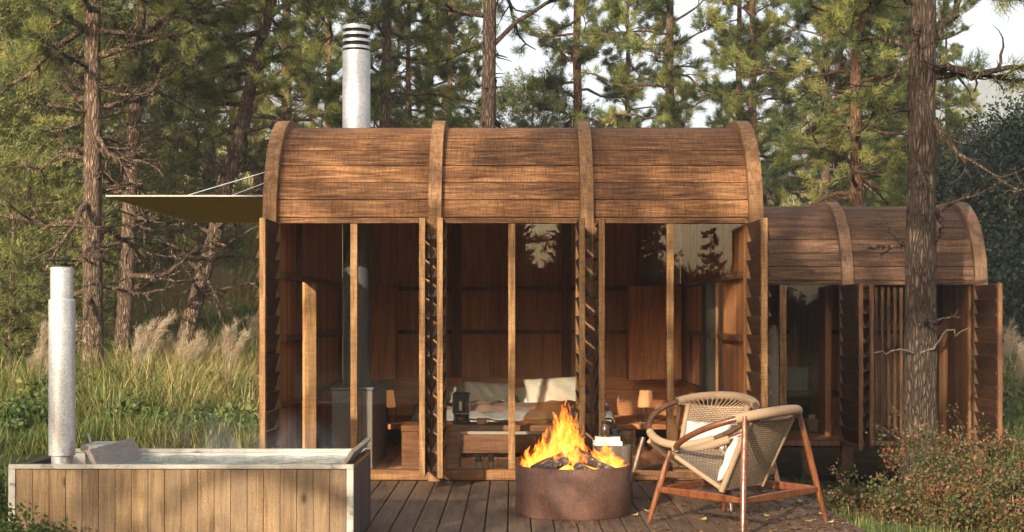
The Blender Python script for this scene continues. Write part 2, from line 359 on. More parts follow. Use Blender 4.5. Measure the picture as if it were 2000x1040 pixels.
# ------------------------------------------------------------------ terrain
def gh(x, y):
    x = np.asarray(x, dtype=float); y = np.asarray(y, dtype=float)
    d = np.clip(y - 20, 0, 40); h = .0034 * d * d + np.clip(y - 60, 0, 45) * .14
    side = 1 / (1 + np.exp(-(x - 2.9) * 4)); front = 1 / (1 + np.exp((y - 22) * .9))
    h = h - .50 * side * front * (1 / (1 + np.exp(-(y - 12.2) * .9)))
    left = 1 / (1 + np.exp((x + 3.2) * 2.0))
    h = h + .10 * np.sin(x * .7 + 1) * np.sin(y * .45) * np.clip((y - 14) / 10, 0, 1) - .12 + .05 * left
    h = h + np.clip(np.abs(x) - 12, 0, 30) * .03 * np.clip((y - 20) / 20, 0, 1)
    q = np.clip((y - 25) / 22, 0, 1); h = h + 2.9 * q * q * (3 - 2 * q) / (1 + np.exp((x + 1.0) * .9))
    h = h - np.clip(-y - 2, 0, 200) * .012
    return h
def ground():
    xs = np.concatenate([np.linspace(-1200, -60, 20), np.linspace(-55, -14, 16), np.linspace(-13, 13, 105), np.linspace(14, 55, 16), np.linspace(60, 1200, 20)])
    ys = np.concatenate([np.linspace(-400, -40, 10), np.linspace(-36, 4, 16), np.linspace(4.5, 40, 143), np.linspace(41, 120, 40), np.linspace(130, 1440, 24)])
    X, Y = np.meshgrid(xs, ys); Z = gh(X, Y)
    rg = np.random.default_rng(3); near = (np.abs(X) < 14) & (Y > 4) & (Y < 42); Z = Z + near * rg.normal(0, .012, Z.shape)
    V = np.stack([X, Y, Z], -1).reshape(-1, 3); nx = len(xs); i = np.arange(len(ys) - 1)[:, None] * nx + np.arange(nx - 1)[None]
    i = i.ravel(); o = link('ground', mesh_np('ground', V, [np.stack([i, i + 1, i + 1 + nx, i + nx], 1)]), 'ground', smooth=True)
    tag(o, kind='structure')
ground()
def hill(name, Y0, depth, prof, seed, amp):
    rg = np.random.default_rng(seed); nx, ny = 150, 24; xs = np.linspace(-1.15, 1.15, nx) * Y0 * .5
    V = []
    for j in range(ny):
        f = j / (ny - 1); up = math.sin(min(1, f * 1.6) * math.pi / 2) if f < .625 else math.cos((f - .625) / .375 * math.pi / 2) * .9 + .1
        for x in xs:
            px = 1000 + x * F / Y0; e = np.interp(px, [p[0] for p in prof], [p[1] for p in prof])
            z = (e / F * (Y0 + depth * .6)) * up + H0
            z += amp * (math.sin(x * .031 + seed) + .6 * math.sin(x * .083 + 2 * seed + f * 4)) * up + rg.normal(0, amp * .18)
            V.append((x, Y0 + depth * f, z if f > 0 else -6))
    i = (np.arange(ny - 1)[:, None] * nx + np.arange(nx - 1)[None]).ravel()
    tag(link(name, mesh_np(name, V, [np.stack([i, i + 1, i + 1 + nx, i + nx], 1)]), 'hill', smooth=False), kind='structure')
hill('far_hill', 1000, 300, [(-600, 640), (0, 590), (120, 520), (420, 470), (700, 430), (960, 375), (1150, 345), (1400, 350), (1520, 375), (1700, 400), (2000, 445), (2600, 500)], 2, 3.5)
hill('near_hill', 560, 160, [(-600, 430), (0, 420), (300, 330), (700, 280), (1100, 270), (1400, 270), (1550, 275), (1650, 300), (2000, 330), (2600, 380)], 5, 1.6)

# ------------------------------------------------------------------ cabins
def path(off, Yf, Yb, zs, z0, Rr, zr, n=12, under=None):
    """section line of a barrel roofed cabin, from the foot of the front up over the top and down the back"""
    p = []
    if under:                                   # rounded belly below the floor
        for k in range(8):
            a = R(90) * (1 - k / 8); p.append((Yf + under[1] - (under[1] + off) * math.cos(a), z0 - (under[0] + off) * math.sin(a)))
    p.append((Yf - off, z0)); p.append((Yf - off, zs * .5 + z0 * .5))
    for k in range(n + 1):
        a = R(90) * k / n; p.append((Yf + Rr - (Rr + off) * math.cos(a), zs + (zr + off) * math.sin(a)))
    for k in range(n + 1):
        a = R(90) * k / n; p.append((Yb - Rr + (Rr + off) * math.sin(a), zs + (zr + off) * math.cos(a)))
    p.append((Yb + off, z0))
    return p
def roof_panel(parent, x0, x1, Yf, Yb, zs, Rr, zr, mat, seed):
    rg = random.Random(seed); mb = MB(); th = .028
    edges = [0, 3.2, 12.6, 22.4, 33.2, 44.5, 56, 67.5, 79, 90]
    def band(a0, a1, back):
        jo = rg.uniform(-.003, .003); g = .24
        a0 += g; a1 -= g; out = []; inn = []
        for k in range(4):
            a = R(a0 + (a1 - a0) * k / 3); cz = zs; cy = (Yb - Rr) if back else (Yf + Rr); sg = 1 if back else -1
            out.append((cy + sg * (Rr + jo) * math.cos(a), cz + (zr + jo) * math.sin(a)))
            inn.append((cy + sg * (Rr - th) * math.cos(a), cz + (zr - th) * math.sin(a)))
        mb.strip(out, inn, x0 + rg.uniform(0, .002), x1 - rg.uniform(0, .002))
    for a0, a1 in zip(edges, edges[1:]): band(a0, a1, False)
    for a0, a1 in zip(edges, edges[1:]): band(a0, a1, True)
    y = Yf + Rr + .003
    while y < Yb - Rr - .02:
        y2 = min(y + .19, Yb - Rr); mb.box(x0, x1, y, y2 - .005, zs + zr - th, zs + zr + rg.uniform(-.002, .002)); y = y2
    return mb.build('roof_panel', mat, parent)
def wall_plank(mb, xa, xb, y, y2, z0, Yf, Yb, zs, Rr, zr):
    def top(q):
        d = max(Yf + Rr - q, q - (Yb - Rr), 0) / Rr
        return zs + zr * math.sqrt(max(0, 1 - min(1, d) ** 2)) - .07
    n = 3
    for k in range(n):
        a = y + (y2 - y) * k / n; b = y + (y2 - y) * (k + 1) / n; ta, tb_ = top(a), top(b)
        mb.add([(xa, a, z0), (xb, a, z0), (xb, b, z0), (xa, b, z0), (xa, a, ta), (xb, a, ta), (xb, b, tb_), (xa, b, tb_)],
               [(0, 3, 2, 1), (4, 5, 6, 7), (1, 2, 6, 5), (3, 0, 4, 7)] + ([(0, 1, 5, 4)] if k == 0 else []) + ([(2, 3, 7, 6)] if k == n - 1 else []))
def liner(parent, x0, x1, Yf, Yb, zs, Rr, zr, mat):
    """inner skin that closes the seams between the boards"""
    mb = MB(); o_ = path(-.032, Yf, Yb, zs, zs, Rr, zr); i_ = path(-.05, Yf, Yb, zs, zs, Rr, zr)
    mb.strip(o_[2:-1], i_[2:-1], x0, x1); return mb.build('ceiling', mat, parent)
def shutter(parent, X, Yh, depth, z0, z1, n, out, mf, ml, swing=0.0):
    """open louvred shutter leaf standing at right angles to the front; out = side (+1/-1) the slat bottoms lean to"""
    fr = MB(); w = .024; c = math.cos(swing); s_ = math.sin(swing)
    rot = Matrix.Rotation(swing, 3, 'Z'); piv = Vector((X, Yh, 0))
    def place(x0, x1, y0, y1, za, zb, mb, tilt=0.0):
        cc = Vector(((x0 + x1) / 2, (y0 + y1) / 2, (za + zb) / 2)); m = rot @ Matrix.Rotation(tilt, 3, 'Y')
        mb.obox(piv + rot @ Vector((cc.x, cc.y, 0)) + Vector((0, 0, cc.z)), x1 - x0, y1 - y0, zb - za, m)
    place(-w, w, -depth, -depth + .055, z0, z1, fr); place(-w, w, -.05, -.003, z0, z1, fr)
    place(-w * .8, w * .8, -depth + .056, -.051, z0, z0 + .04, fr); place(-w * .8, w * .8, -depth + .056, -.051, z1 - .035, z1, fr)
    root = MB(); pitch = (z1 - z0 - .06) / n
    for k in range(n):
        zc = z0 + .05 + pitch * (k + .5)
        place(-.006, .006, -depth + .057, -.052, zc - pitch * .54, zc + pitch * .54, root, out * -R(16) * 1 + rnd.uniform(-.02, .02))
        # notched ends that show in front of the stile
        place(-.006, .006, -depth - .004, -depth + .055, zc - pitch * .54, zc + pitch * .54, root, out * -R(19)) if False else None
    for k in range(n):                          # each slat end wraps past the stile as a wedge
        zc = z0 + .05 + pitch * (k + .5); h = pitch * .5
        for sgn, za, zb in ((out, zc - h, zc + h * .3), (-out, zc + h * .35, zc + h)):
            reach = .044 if sgn == out else .015
            pts = []
            for yy in (-depth + .050, -depth + .064):
                if sgn == out: tri = [(sgn * w, zb), (sgn * (w + reach), za), (sgn * w, za + .004)]
                else: tri = [(sgn * w, za), (sgn * (w + reach), zb), (sgn * w, zb - .002)]
                pts += [piv + rot @ Vector((a, yy, 0)) + Vector((0, 0, b)) for a, b in tri]
            root.add(pts, [(0, 1, 2), (5, 4, 3), (0, 3, 4, 1), (1, 4, 5, 2), (2, 5, 3, 0)])
    so_ = root.build('shutter', ml, parent)
    fr.build('shutter_frame', mf, so_, bevel=.003)
    return so_

def main_cabin():
    Yf, Yb, zs, Rr, zr = 12.5, 17.45, 2.236, .98, .955
    c = thing('barrel_cabin', (0, Yf, 0), 'large timber cabin with ribbed barrel roof and open louvred shutters behind the fire bowl', 'cabin')
    ribs = [(-2.166, -2.046), (-.727, -.612), (.595, .710), (2.062, 2.184)]
    for a, b in ribs:
        MB().strip(path(.065, Yf, Yb, zs, -.03, Rr, zr), path(-.055, Yf, Yb, zs, -.03, Rr, zr), a, b).build('rib', 'rib', c, bevel=.004)
    bays = [(-2.044, -.729), (-.610, .593), (.712, 2.060)]
    for i, (a, b) in enumerate(bays):
        roof_panel(c, a, b, Yf, Yb, zs, Rr, zr, 'roof', 20 + i); liner(c, a + .001, b - .001, Yf, Yb, zs, Rr, zr, 'innerx')
        m = (a + b) / 2 - (.0 if i != 1 else .008)
        m = {0: -1.378, 1: -.002, 2: 1.380}[i]
        MB().box(m - .030, m + .030, Yf - .012, Yf + .06, .092, zs - .002).build('mullion', 'frame', c, bevel=.003)
        MB().box(a, b, Yf - .035, Yf + .10, .002, .090).build('sill', 'sill', c, bevel=.004)
        MB().box(a, b, Yf + .0, Yf + .06, zs - .03, zs - .0025).build('head_rail', 'sill', c) if False else None
        for x0, x1 in ((a + .001, m - .032), (m + .032, b - .001)):
            MB().box(x0, x1, Yf + .02, Yf + .028, .093, zs - .003).build('window_pane', 'glass', c)
    # floor, back wall, side walls
    fl = MB(); x = -2.04
    while x < 2.03: fl.box(x, x + .143, Yf + .102, Yb - .06, -.02, .0 + rnd.uniform(0, .001)); x += .146
    fl.build('floor', 'innery', c)
    bw = MB(); x = -2.03
    while x < 2.02: bw.box(x, min(x + .218, 2.03), Yb - .17, Yb - .14, 0.002, 3.05); x += .22
    bwo = bw.build('back_wall', 'inner', c)
    yb = Yb - .17
    for a, b in (ribs[1], ribs[2]): MB().box(a, b, yb - .07, yb - .002, .70, 2.9).build('wall_post', 'rail', c, bevel=.003)
    for z in (1.766, 1.244): 
        for a, b in ((-2.03, -.729), (-.610, .593), (.712, 2.03)): MB().box(a, b, yb - .05, yb - .002, z - .025, z + .025).build('wall_rail', 'rail', c, bevel=.002)
    MB().box(-2.0, 2.0, yb - .11, yb - .072, .05, .70).build('headboard', 'innerx', c, bevel=.003)
    for sx in (-1, 1):
        sw = MB(); y = Yf + .10
        while y < yb - .08:
            y2 = min(y + .215, yb - .075)
            xa, xb = sorted((sx * 2.035, sx * 2.062))
            gap = (13.62 < y < 14.05) if sx < 0 else (13.95 < y + .1 < 14.35)
            if gap: wall_plank(sw, xa, xb, y, y2 - .002, 1.80, Yf, Yb, zs, Rr, zr)
            else: wall_plank(sw, xa, xb, y, y2 - .002, .002, Yf, Yb, zs, Rr, zr)
            y += .217
        sw.build('side_wall', 'inner', c)
        for z in (1.79, 1.235, .65):
            xa, xb = sorted((sx * 1.985, sx * 2.033))
            segs = [(Yf + .12, 13.60), (14.10, yb - .08)] if sx < 0 and z < 1.7 else [(Yf + .12, 13.86), (14.34, yb - .08)] if sx > 0 and z < 1.7 else [(Yf + .12, yb - .08)]
            for y0, y1 in segs: MB().box(xa, xb, y0, y1, z - .03, z + .03).build('wall_rail', 'rail', c, bevel=.002)
        for y in (13.56,) if sx < 0 else (15.3, 16.2):
            xa, xb = sorted((sx * 1.99, sx * 2.034))
            MB().box(xa, xb, y - .025, y + .02, .002, 3.0).build('wall_post', 'rail', c) if sx < 0 else MB().box(xa + .01, xb, y - .02, y + .02, .002, 1.2).build('wall_post', 'rail', c)
    # open side door, seen edge on behind the first window, and the passage on the right
    MB().box(-2.03, -1.915, 14.03, 14.09, .01, 1.77).build('door', 'frame', c, bevel=.003)
    MB().box(1.95, 2.03, 14.37, 14.75, .002, 1.76).build('passage_post', 'darkgreen', c)
    # shutters
    for X, out in ((-2.03, -1), (-.735, 1), (-.590, -1), (.575, 1), (.735, -1), (2.05, 1)):
        sw = {-2.03: -R(1), 2.05: R(1.5)}.get(X, 0)
        shutter(c, X, Yf - .075, .70, .10, 2.232, 13, out, 'frame', 'louvre' if abs(X) > 1 else 'louvreshade', sw)
    # chimney through the roof
    cx, cy, r = -1.465, 13.5, .131
    ch = MB().lathe(cx, cy, [(r, 3.0), (r, 3.92), (r * .9, 3.922), (0.0, 3.922)]).build('chimney', 'flue', c, smooth=True)
    MB().lathe(cx, cy, [(r * .84, 3.923), (r * .84, 4.125), (0, 4.125)]).build('chimney_core', 'blackmatte', ch, smooth=True, root=c)
    for k in range(4):
        z = 3.936 + k * .0625
        MB().lathe(cx, cy, [(r * .85, z + .005), (r * 1.0, z + .004), (r * 1.0, z + .029), (r * .85, z + .030)] if k < 3 else [(r * .80, z + .001), (r, z), (r, z + .034), (0, z + .044)]).build('chimney_ring', 'flue', ch, smooth=True, root=c)
    # canopy over the side door
    ca = MB().box(-3.53, -2.17, 12.52, 15.94, 2.472, 2.480).build('canopy', 'tent', c)
    e = MB(); e.box(-3.545, -2.17, 12.50, 12.518, 2.470, 2.484); e.box(-3.545, -3.531, 12.519, 15.95, 2.470, 2.484); e.build('canopy_edge', 'tentedge', ca, root=c)
    for y, za in ((12.75, 2.72), (14.2, 2.86)):
        MB().tube([(-2.95 if y < 13 else -3.15, y, 2.484), (-2.16, y, za)], .0038, 6).build('cable', 'cable', ca, root=c)
    return c
main_cabin()

def bath_cabin():
    Yf, Yb, zs, Rr, zr, z0 = 17.5, 21.5, 1.816, 1.02, 1.035, -.115
    c = thing('small_barrel_cabin', (4.0, Yf, -.5), 'smaller shaded barrel roofed timber cabin behind the armchairs and the big pine', 'cabin')
    ribs = [(2.45, 2.60), (4.02, 4.16), (5.64, 5.79)]
    un = (.56, .75)
    for a, b in ribs:
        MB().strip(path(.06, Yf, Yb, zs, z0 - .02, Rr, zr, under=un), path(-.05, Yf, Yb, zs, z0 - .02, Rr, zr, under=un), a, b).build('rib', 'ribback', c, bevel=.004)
    for i, (a, b) in enumerate(((2.602, 4.018), (4.162, 5.638))):
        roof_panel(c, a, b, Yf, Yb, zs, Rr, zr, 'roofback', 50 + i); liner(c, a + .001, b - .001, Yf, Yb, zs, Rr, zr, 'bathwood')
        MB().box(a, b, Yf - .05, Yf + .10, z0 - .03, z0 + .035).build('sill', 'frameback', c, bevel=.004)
        be = MB()
        for k in range(6):
            a0, a1 = R(k * 15 + .3), R(k * 15 + 14.7)
            o_ = [(Yf + .75 - .75 * math.cos(q), z0 - .04 - .54 * math.sin(q)) for q in (a0, (a0 + a1) / 2, a1)]
            i_ = [(Yf + .75 - .72 * math.cos(q), z0 - .04 - .51 * math.sin(q)) for q in (a0, (a0 + a1) / 2, a1)]
            be.strip(o_, i_, a, b)
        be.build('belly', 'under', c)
        m = 3.31 if i == 0 else 4.95
        MB().box(m - .04, m + .04, Yf - .01, Yf + .06, z0 + .037, zs - .002).build('mullion', 'frameback' if i else 'frame', c, bevel=.003)
        for x0, x1 in ((a + .001, m - .042), (m + .042, b - .001)):
            MB().box(x0, x1, Yf + .02, Yf + .028, z0 + .037, zs - .003).build('window_pane', 'glass', c)
    MB().box(2.605, 5.635, Yf + .11, Yb - .06, z0 - .03, z0 + .01).build('floor', 'bathwood', c)
    bw = MB(); x = 2.6
    while x < 5.6: bw.box(x, min(x + .198, 5.638), 20.2, 20.23, z0 + .012, 2.7); x += .2
    bw.build('back_wall', 'bathwood', c)
    for z in (1.22,): MB().box(2.6, 5.6, 20.14, 20.198, z - .03, z + .02).build('wall_rail', 'blackmatte', c)
    for x in (3.62, 3.98, 4.9): MB().box(x - .09, x + .09, 20.12, 20.139, z0 + .02, 2.6).build('wall_post', 'bathwood', c)
    for X, w_ in ((5.64, .03), (2.60, .03)):
        sw = MB(); y = Yf + .11
        while y < 20.1: wall_plank(sw, X - w_, X, y, min(y + .2, 20.19) - .002, z0 + .012, Yf, Yb, zs, Rr, zr); y += .2
        sw.build('side_wall', 'bathwood', c)
    MB().box(4.02, 4.10, Yf + .9, 20.1, z0 + .012, 2.7).build('partition', 'bathwood', c)
    for X, dp, out, sw in ((4.0, 1.0, 1, 0), (4.235, .55, -1, 0), (5.63, .9, 1, 0)):
        shutter(c, X, Yf - .075, dp, z0 + .01, zs - .005, 11, out, 'frameback', 'louvre', sw)
    sc = MB(); x = 4.30
    while x < 4.88: sc.box(x, x + .035, Yf + .10, Yf + .125, z0 + .05, zs - .03); x += .077
    so_ = sc.build('slatted_screen', 'frameback', c)
    for z in (.25, .62, .95, 1.18, 1.30): MB().box(4.26, 4.90, Yf + .126, Yf + .145, z, z + .025).build('screen_rail', 'frameback', so_, root=c)
    return c
bath_cabin()

# ------------------------------------------------------------------ deck
def deck():
    mb = MB(); x = -3.5; rg = random.Random(4)
    while x < 2.32:
        y = 12.455
        e = 6.2
        cuts = [e] + ([rg.uniform(7.5, 11.5)] if rg.random() < .5 else []) + [y]
        for a, b in zip(cuts, cuts[1:]): mb.box(x, x + .150, a + .002, b - .002, -.045, rg.uniform(-.0035, 0.0))
        x += .158
    tag(mb.build('deck', 'deck', None, bevel=.004), kind='structure')
    b2 = MB()
    for y in (6.5, 8, 9.5, 11, 12.3): b2.box(-3.4, 2.25, y, y + .07, -.19, -.047)
    tag(b2.build('deck_joists', 'blackmatte', None), kind='structure')
deck()

# ------------------------------------------------------------------ hot tub
def tub():
    x0, x1, y0, y1, zt = -3.075, -.968, 8.75, 9.84, .516
    c = thing('hot_tub', ((x0 + x1) / 2, y0, 0), 'rectangular plank clad outdoor bathtub full of steaming water', 'hot tub')
    f = MB(); x = x0 + .045; xs = []
    n = 20; w = (x1 - x0 - .09) / n
    for k in range(n): f.box(x + k * w + .0012, x + (k + 1) * w - .0012, y0 + .006 + rnd.uniform(0, .002), y0 + .03, .001, zt - .03)
    f.build('front_cladding', 'tub', c, bevel=.0015)
    f = MB(); n = 10; w = (y1 - y0 - .07) / n
    for k in range(n): f.box(x1 - .03, x1 - .006, y0 + .035 + k * w + .001, y0 + .035 + (k + 1) * w - .001, .001, zt - .03)
    f.build('side_cladding', 'tubdark', c, bevel=.0015)
    f = MB()
    for k in range(n): f.box(x0 + .006, x0 + .03, y0 + .035 + k * w + .001, y0 + .035 + (k + 1) * w - .001, .001, zt - .03)
    f.box(x0 + .04, x1 - .04, y1 - .03, y1 - .006, .001, zt - .03)
    f.build('side_cladding', 'tubdark', c)
    for a in (y0, y1 - .045): MB().box(x0, x1, a, a + .045, zt - .026, zt).build('rim', 'rim', c, bevel=.002)   # metal rim
    for a in (x0, x1 - .035): MB().box(a, a + .035, y0 + .046, y1 - .046, zt - .026, zt - .001).build('rim', 'black', c)
    for a in (x0, x1 - .042):
        MB().box(a, a + .042, y0, y0 + .03, .001, zt - .027).build('corner_post', 'rim', c, bevel=.002)
        MB().box(a + .002, a + .04, y1 - .03, y1, .001, zt - .027).build('corner_post', 'tubdark', c, bevel=.002)
    f = MB(); k = x0 + .05                       # inner lining boards
    while k < x1 - .06: f.box(k, min(k + .148, x1 - .05), y1 - .05, y1 - .034, .12, zt - .028); k += .15
    f.build('lining', 'linen', c)
    f = MB(); f.box(x0 + .04, x1 - .04, y0 + .032, y0 + .044, .12, zt - .028); f.box(x0 + .036, x0 + .05, y0 + .05, y1 - .06, .12, zt - .028); f.box(x1 - .05, x1 - .037, y0 + .05, y1 - .06, .12, zt - .028)
    f.box(-2.60, -2.57, y0 + .05, y1 - .06, .12, zt - .05)
    f.build('lining', 'tubin', c)
    MB().box(x0 + .05, x1 - .05, y0 + .045, y1 - .05, .10, .118).build('tub_floor', 'tubin', c)
    # water
    nx, ny = 60, 30; V = []; rg = np.random.default_rng(1)
    for j in range(ny):
        for i in range(nx): V.append((-2.565 + (1.535) * i / (nx - 1) - (x0 + x1) / 2, .05 + (y1 - y0 - .105) * j / (ny - 1), .476 + .004 * math.sin(i * .5 + j * .7) * math.sin(j * .9)))
    q = (np.arange(ny - 1)[:, None] * nx + np.arange(nx - 1)[None]).ravel()
    link('water', mesh_np('water', V, [np.stack([q, q + 1, q + 1 + nx, q + nx], 1)]), 'water', c, smooth=True)
    # slanted backrests at both ends
    m = Matrix.Rotation(-R(24), 3, 'Y')
    MB().obox(at(229, 878, 9.25), .29, .42, .028, m @ Matrix.Rotation(R(0), 3, 'X')).build('backrest', 'board', c, bevel=.003) if False else None
    b = MB(); p = [at(181, 902, 9.0), at(191, 902, 9.0), at(279, 873, 9.0), at(266, 857, 9.0)]
    # plank tilted away: lower edge in front of the heater, upper edge towards the bathers
    b.add([(-2.64, 8.86, .590), (-2.555, 8.86, .43), (-2.53, 8.86, .44), (-2.612, 8.86, .600), (-2.60, 9.74, .590), (-2.515, 9.74, .43), (-2.49, 9.74, .44), (-2.572, 9.74, .600)],
          [(0, 1, 2, 3), (7, 6, 5, 4), (0, 4, 5, 1), (1, 5, 6, 2), (2, 6, 7, 3), (3, 7, 4, 0)]).build('backrest', 'board', c, bevel=.003)
    b = MB(); b.add([(-1.10, 8.86, .44), (-1.075, 8.86, .43), (-.975, 8.86, .580), (-1.00, 8.86, .592), (-1.10, 9.74, .44), (-1.075, 9.74, .43), (-.955, 9.74, .592), (-.98, 9.74, .604)],
          [(0, 1, 2, 3), (7, 6, 5, 4), (0, 4, 5, 1), (1, 5, 6, 2), (2, 6, 7, 3), (3, 7, 4, 0)]).build('backrest', 'board', c, bevel=.002)
    # heater with its flue
    cx, cy = -2.888, 9.2; f = MB(); r = .083
    fl = f.lathe(cx, cy, [(r * .8, .42), (r * .8, .528), (r, .532), (r, 1.525), (r * .93, 1.532)]).build('heater_flue', 'steel', c, smooth=True)
    MB().lathe(cx, cy, [(r * .86, 1.52), (r * .86, 1.735), (r * .80, 1.738), (r * .78, 1.70), (0, 1.70)]).build('flue_top', 'steel', fl, smooth=True, root=c)
    cp = MB().lathe(cx, cy, [(0, 1.782), (.106, 1.776), (.108, 1.782), (0, 1.80)]).build('rain_cap', 'black', fl, smooth=True, root=c)
    ps = MB()
    for k in range(3):
        a = k * 2.09 + .5; ps.tube([(cx + .068 * math.cos(a), cy + .068 * math.sin(a), 1.70), (cx + .072 * math.cos(a), cy + .072 * math.sin(a), 1.778)], .0035, 6)
    ps.lathe(cx, cy, [(.045, 1.705), (.045, 1.76), (0, 1.76)], 16)
    ps.build('cap_bracket', 'dark_slot', fl, root=c)
    h = MB(); h.box(-2.785, -2.645, 9.35, 9.55, .42, .545); h.build('heater_box', 'rim', c, bevel=.004)
    MB().box(-2.80, -2.60, 9.30, 9.62, .548, .585).build('heater_lid', 'rim', c, bevel=.004)
    MB().tube([(-2.735, 9.32, .58), (-2.75, 9.30, .66)], .008, 8).build('lid_handle', 'steel', c)
    return c
tub()

# ------------------------------------------------------------------ fire bowl
def firebowl():
    cx, cy, r, zt = .440, 10.39, .416, .356
    c = thing('fire_bowl', (cx, cy, 0), 'round rusted steel fire bowl standing on the deck with flames in it', 'fire pit')
    MB().lathe(cx, cy, [(r - .006, 0.001), (r, .012), (r, zt - .004), (r - .003, zt), (r - .007, zt), (r - .009, zt - .004), (r - .009, .10)], 96).build('bowl', 'corten', c, smooth=True)
    t = NT('ash_bed'); n = t.noise(t.coord(), 30, 6, .7); nn = t.noise(t.coord(), 12, 3, .6)
    cc = t.ramp(n, [(.35, (.012, .010, .010)), (.6, (.06, .05, .045)), (.8, (.2, .18, .17))])
    b = t.n('BsdfPrincipled'); t.l(cc, b.inputs['Base Color']); b.inputs['Roughness'].default_value = .9
    t.l(t.ramp(nn, [(.55, (0, 0, 0)), (.7, (1, .22, .03))]), b.inputs['Emission Color']); b.inputs['Emission Strength'].default_value = 2.0
    ash = t.done(b.outputs[0])
    V = []; rg = np.random.default_rng(8); nr, na = 10, 40
    for i in range(nr):
        for k in range(na):
            rr = (r - .011) * i / (nr - 1); a = 2 * math.pi * k / na
            V.append((rr * math.cos(a), rr * math.sin(a), .255 + .05 * (1 - (i / (nr - 1)) ** 2) + rg.normal(0, .008)))
    q = [(i * na + k, i * na + (k + 1) % na, (i + 1) * na + (k + 1) % na, (i + 1) * na + k) for i in range(nr - 1) for k in range(na)]
    link('ash', mesh_np('ash', V, [q]), ash, c)
    t = NT('charred_wood'); n = t.noise(t.coord((4, 4, 4)), 5, 6, .7, .5); n2 = t.noise(t.coord(), 22, 5, .7)
    cc = t.ramp(n, [(.3, (.010, .008, .007)), (.5, (.05, .032, .022)), (.72, (.30, .24, .20))])
    b = t.n('BsdfPrincipled'); t.l(cc, b.inputs['Base Color']); b.inputs['Roughness'].default_value = .85; t.l(t.bump(n2, .8, .01), b.inputs['Normal'])
    t.l(t.ramp(n2, [(.62, (0, 0, 0)), (.7, (1, .16, .02))]), b.inputs['Emission Color']); b.inputs['Emission Strength'].default_value = 1.5
    char = t.done(b.outputs[0])
    lg = [(-.30, -.20, .33, .02, .02, .46, .030), (-.26, -.26, .31, .06, -.06, .44, .034), (.28, -.20, .32, -.04, -.02, .45, .036), (.16, -.29, .31, -.08, -.04, .40, .026),
          (-.1, .25, .32, .04, 0, .46, .03), (.30, .08, .32, -.02, .05, .45, .032), (-.33, .05, .32, .0, .02, .43, .028), (.02, -.30, .31, .01, .04, .40, .024)]
    for i, (ax, ay, az, bx, by, bz, rr) in enumerate(lg):
        p = [Vector((cx + ax + (bx - ax) * k / 6 + rnd.uniform(-.006, .006), cy + ay + (by - ay) * k / 6 + rnd.uniform(-.006, .006), az + (bz - az) * k / 6)) for k in range(7)]
        l = MB().tube(p, [rr * rnd.uniform(.85, 1.15) for _ in p], 7).build('log', char, None)
        tag(l, ['split log burning across the left of the fire bowl', 'lower charred log resting on the left rim side of the fire bowl', 'thick charred log leaning in from the right front of the fire bowl', 'thin log lying low at the right front of the fire bowl',
                'log standing at the back of the fire bowl', 'log leaning in from the right edge of the fire bowl', 'thin log leaning in from the left edge of the fire bowl', 'short stick at the front centre of the fire bowl'][i], 'log', 'logs burning in the fire bowl')
    # flames: thin glowing sheets
    t = NT('flame'); uvn = t.n('UVMap'); sx = t.n('SeparateXYZ'); t.l(uvn.outputs[0], sx.inputs[0])
    v = t.coord((1, 1, .55)); n = t.noise(v, 17, 4, .6, 1.2); n2 = t.noise(t.coord((1, 1, .6)), 45, 3, .6, .8)
    hgt = sx.outputs['Y']; edge = t.math('ABSOLUTE', t.math('SUBTRACT', sx.outputs['X'], .5))
    dens = t.math('SUBTRACT', t.math('MULTIPLY', n, 1.9), t.math('ADD', t.math('MULTIPLY', edge, 1.1), t.math('MULTIPLY', hgt, .55)))
    dens = t.math('ADD', dens, t.math('MULTIPLY', n2, .42)); dens = t.math('SUBTRACT', dens, .07)
    a = t.ramp(dens, [(.46, 0), (.58, .7), (.85, 1)])
    col = t.ramp(dens, [(.42, (.8, .05, .01)), (.56, (1, .17, .015)), (.76, (1, .36, .03)), (1.0, (1, .62, .12))])
    em = t.n('Emission'); t.l(col, em.inputs[0]); em.inputs[1].default_value = 1.3
    tr = t.n('BsdfTransparent'); mx = t.n('MixShader'); t.l(t.math('MULTIPLY', a, .42), mx.inputs[0]); t.l(tr.outputs[0], mx.inputs[1]); t.l(em.outputs[0], mx.inputs[2])
    fm = t.done(mx.outputs[0])
    rg = random.Random(12); V = []; Q = []; UV = []
    spots = []
    for k in range(64):
        a = rg.uniform(-.34, .36); 
        hh = .12 + .46 * math.exp(-((a + .06) / .15) ** 2) + .14 * math.exp(-((a - .27) / .07) ** 2) + .14 * math.exp(-((a + .27) / .07) ** 2)
        spots.append((a, rg.uniform(-.18, .18), hh * rg.uniform(.6, 1.05), rg.uniform(.05, .10)))
    for (a, b_, h, w) in spots:
        m = 12; base = len(V); th = rg.uniform(-.5, .5); ph = rg.uniform(0, 6); sw = rg.uniform(-.05, .05); px_, py_ = cx + a, cy + b_
        for i in range(m + 1):
            f_ = i / m; ww = w * (math.sin(min(1, f_ * 3.0) * math.pi / 2) * .6 + .4) * (1 - f_ ** 1.7) + .004
            ox = sw * f_ + .018 * math.sin(f_ * 7 + ph) * f_ * 1.4 + (-a * .35) * f_ * (h / .5); oy = .015 * math.cos(f_ * 6 + ph) * f_
            tw = th + .5 * math.sin(f_ * 3 + ph)
            for s_ in (-1, -.33, .33, 1):
                V.append(Vector((px_ + ox + s_ * ww * math.cos(tw), py_ + oy + s_ * ww * math.sin(tw) + (1 - s_ * s_) * .02, .30 + h * f_))); UV.append(((s_ + 1) / 2, f_))
        for i in range(m):
            for s_ in range(3): q = base + i * 4 + s_; Q.append((q, q + 1, q + 5, q + 4))
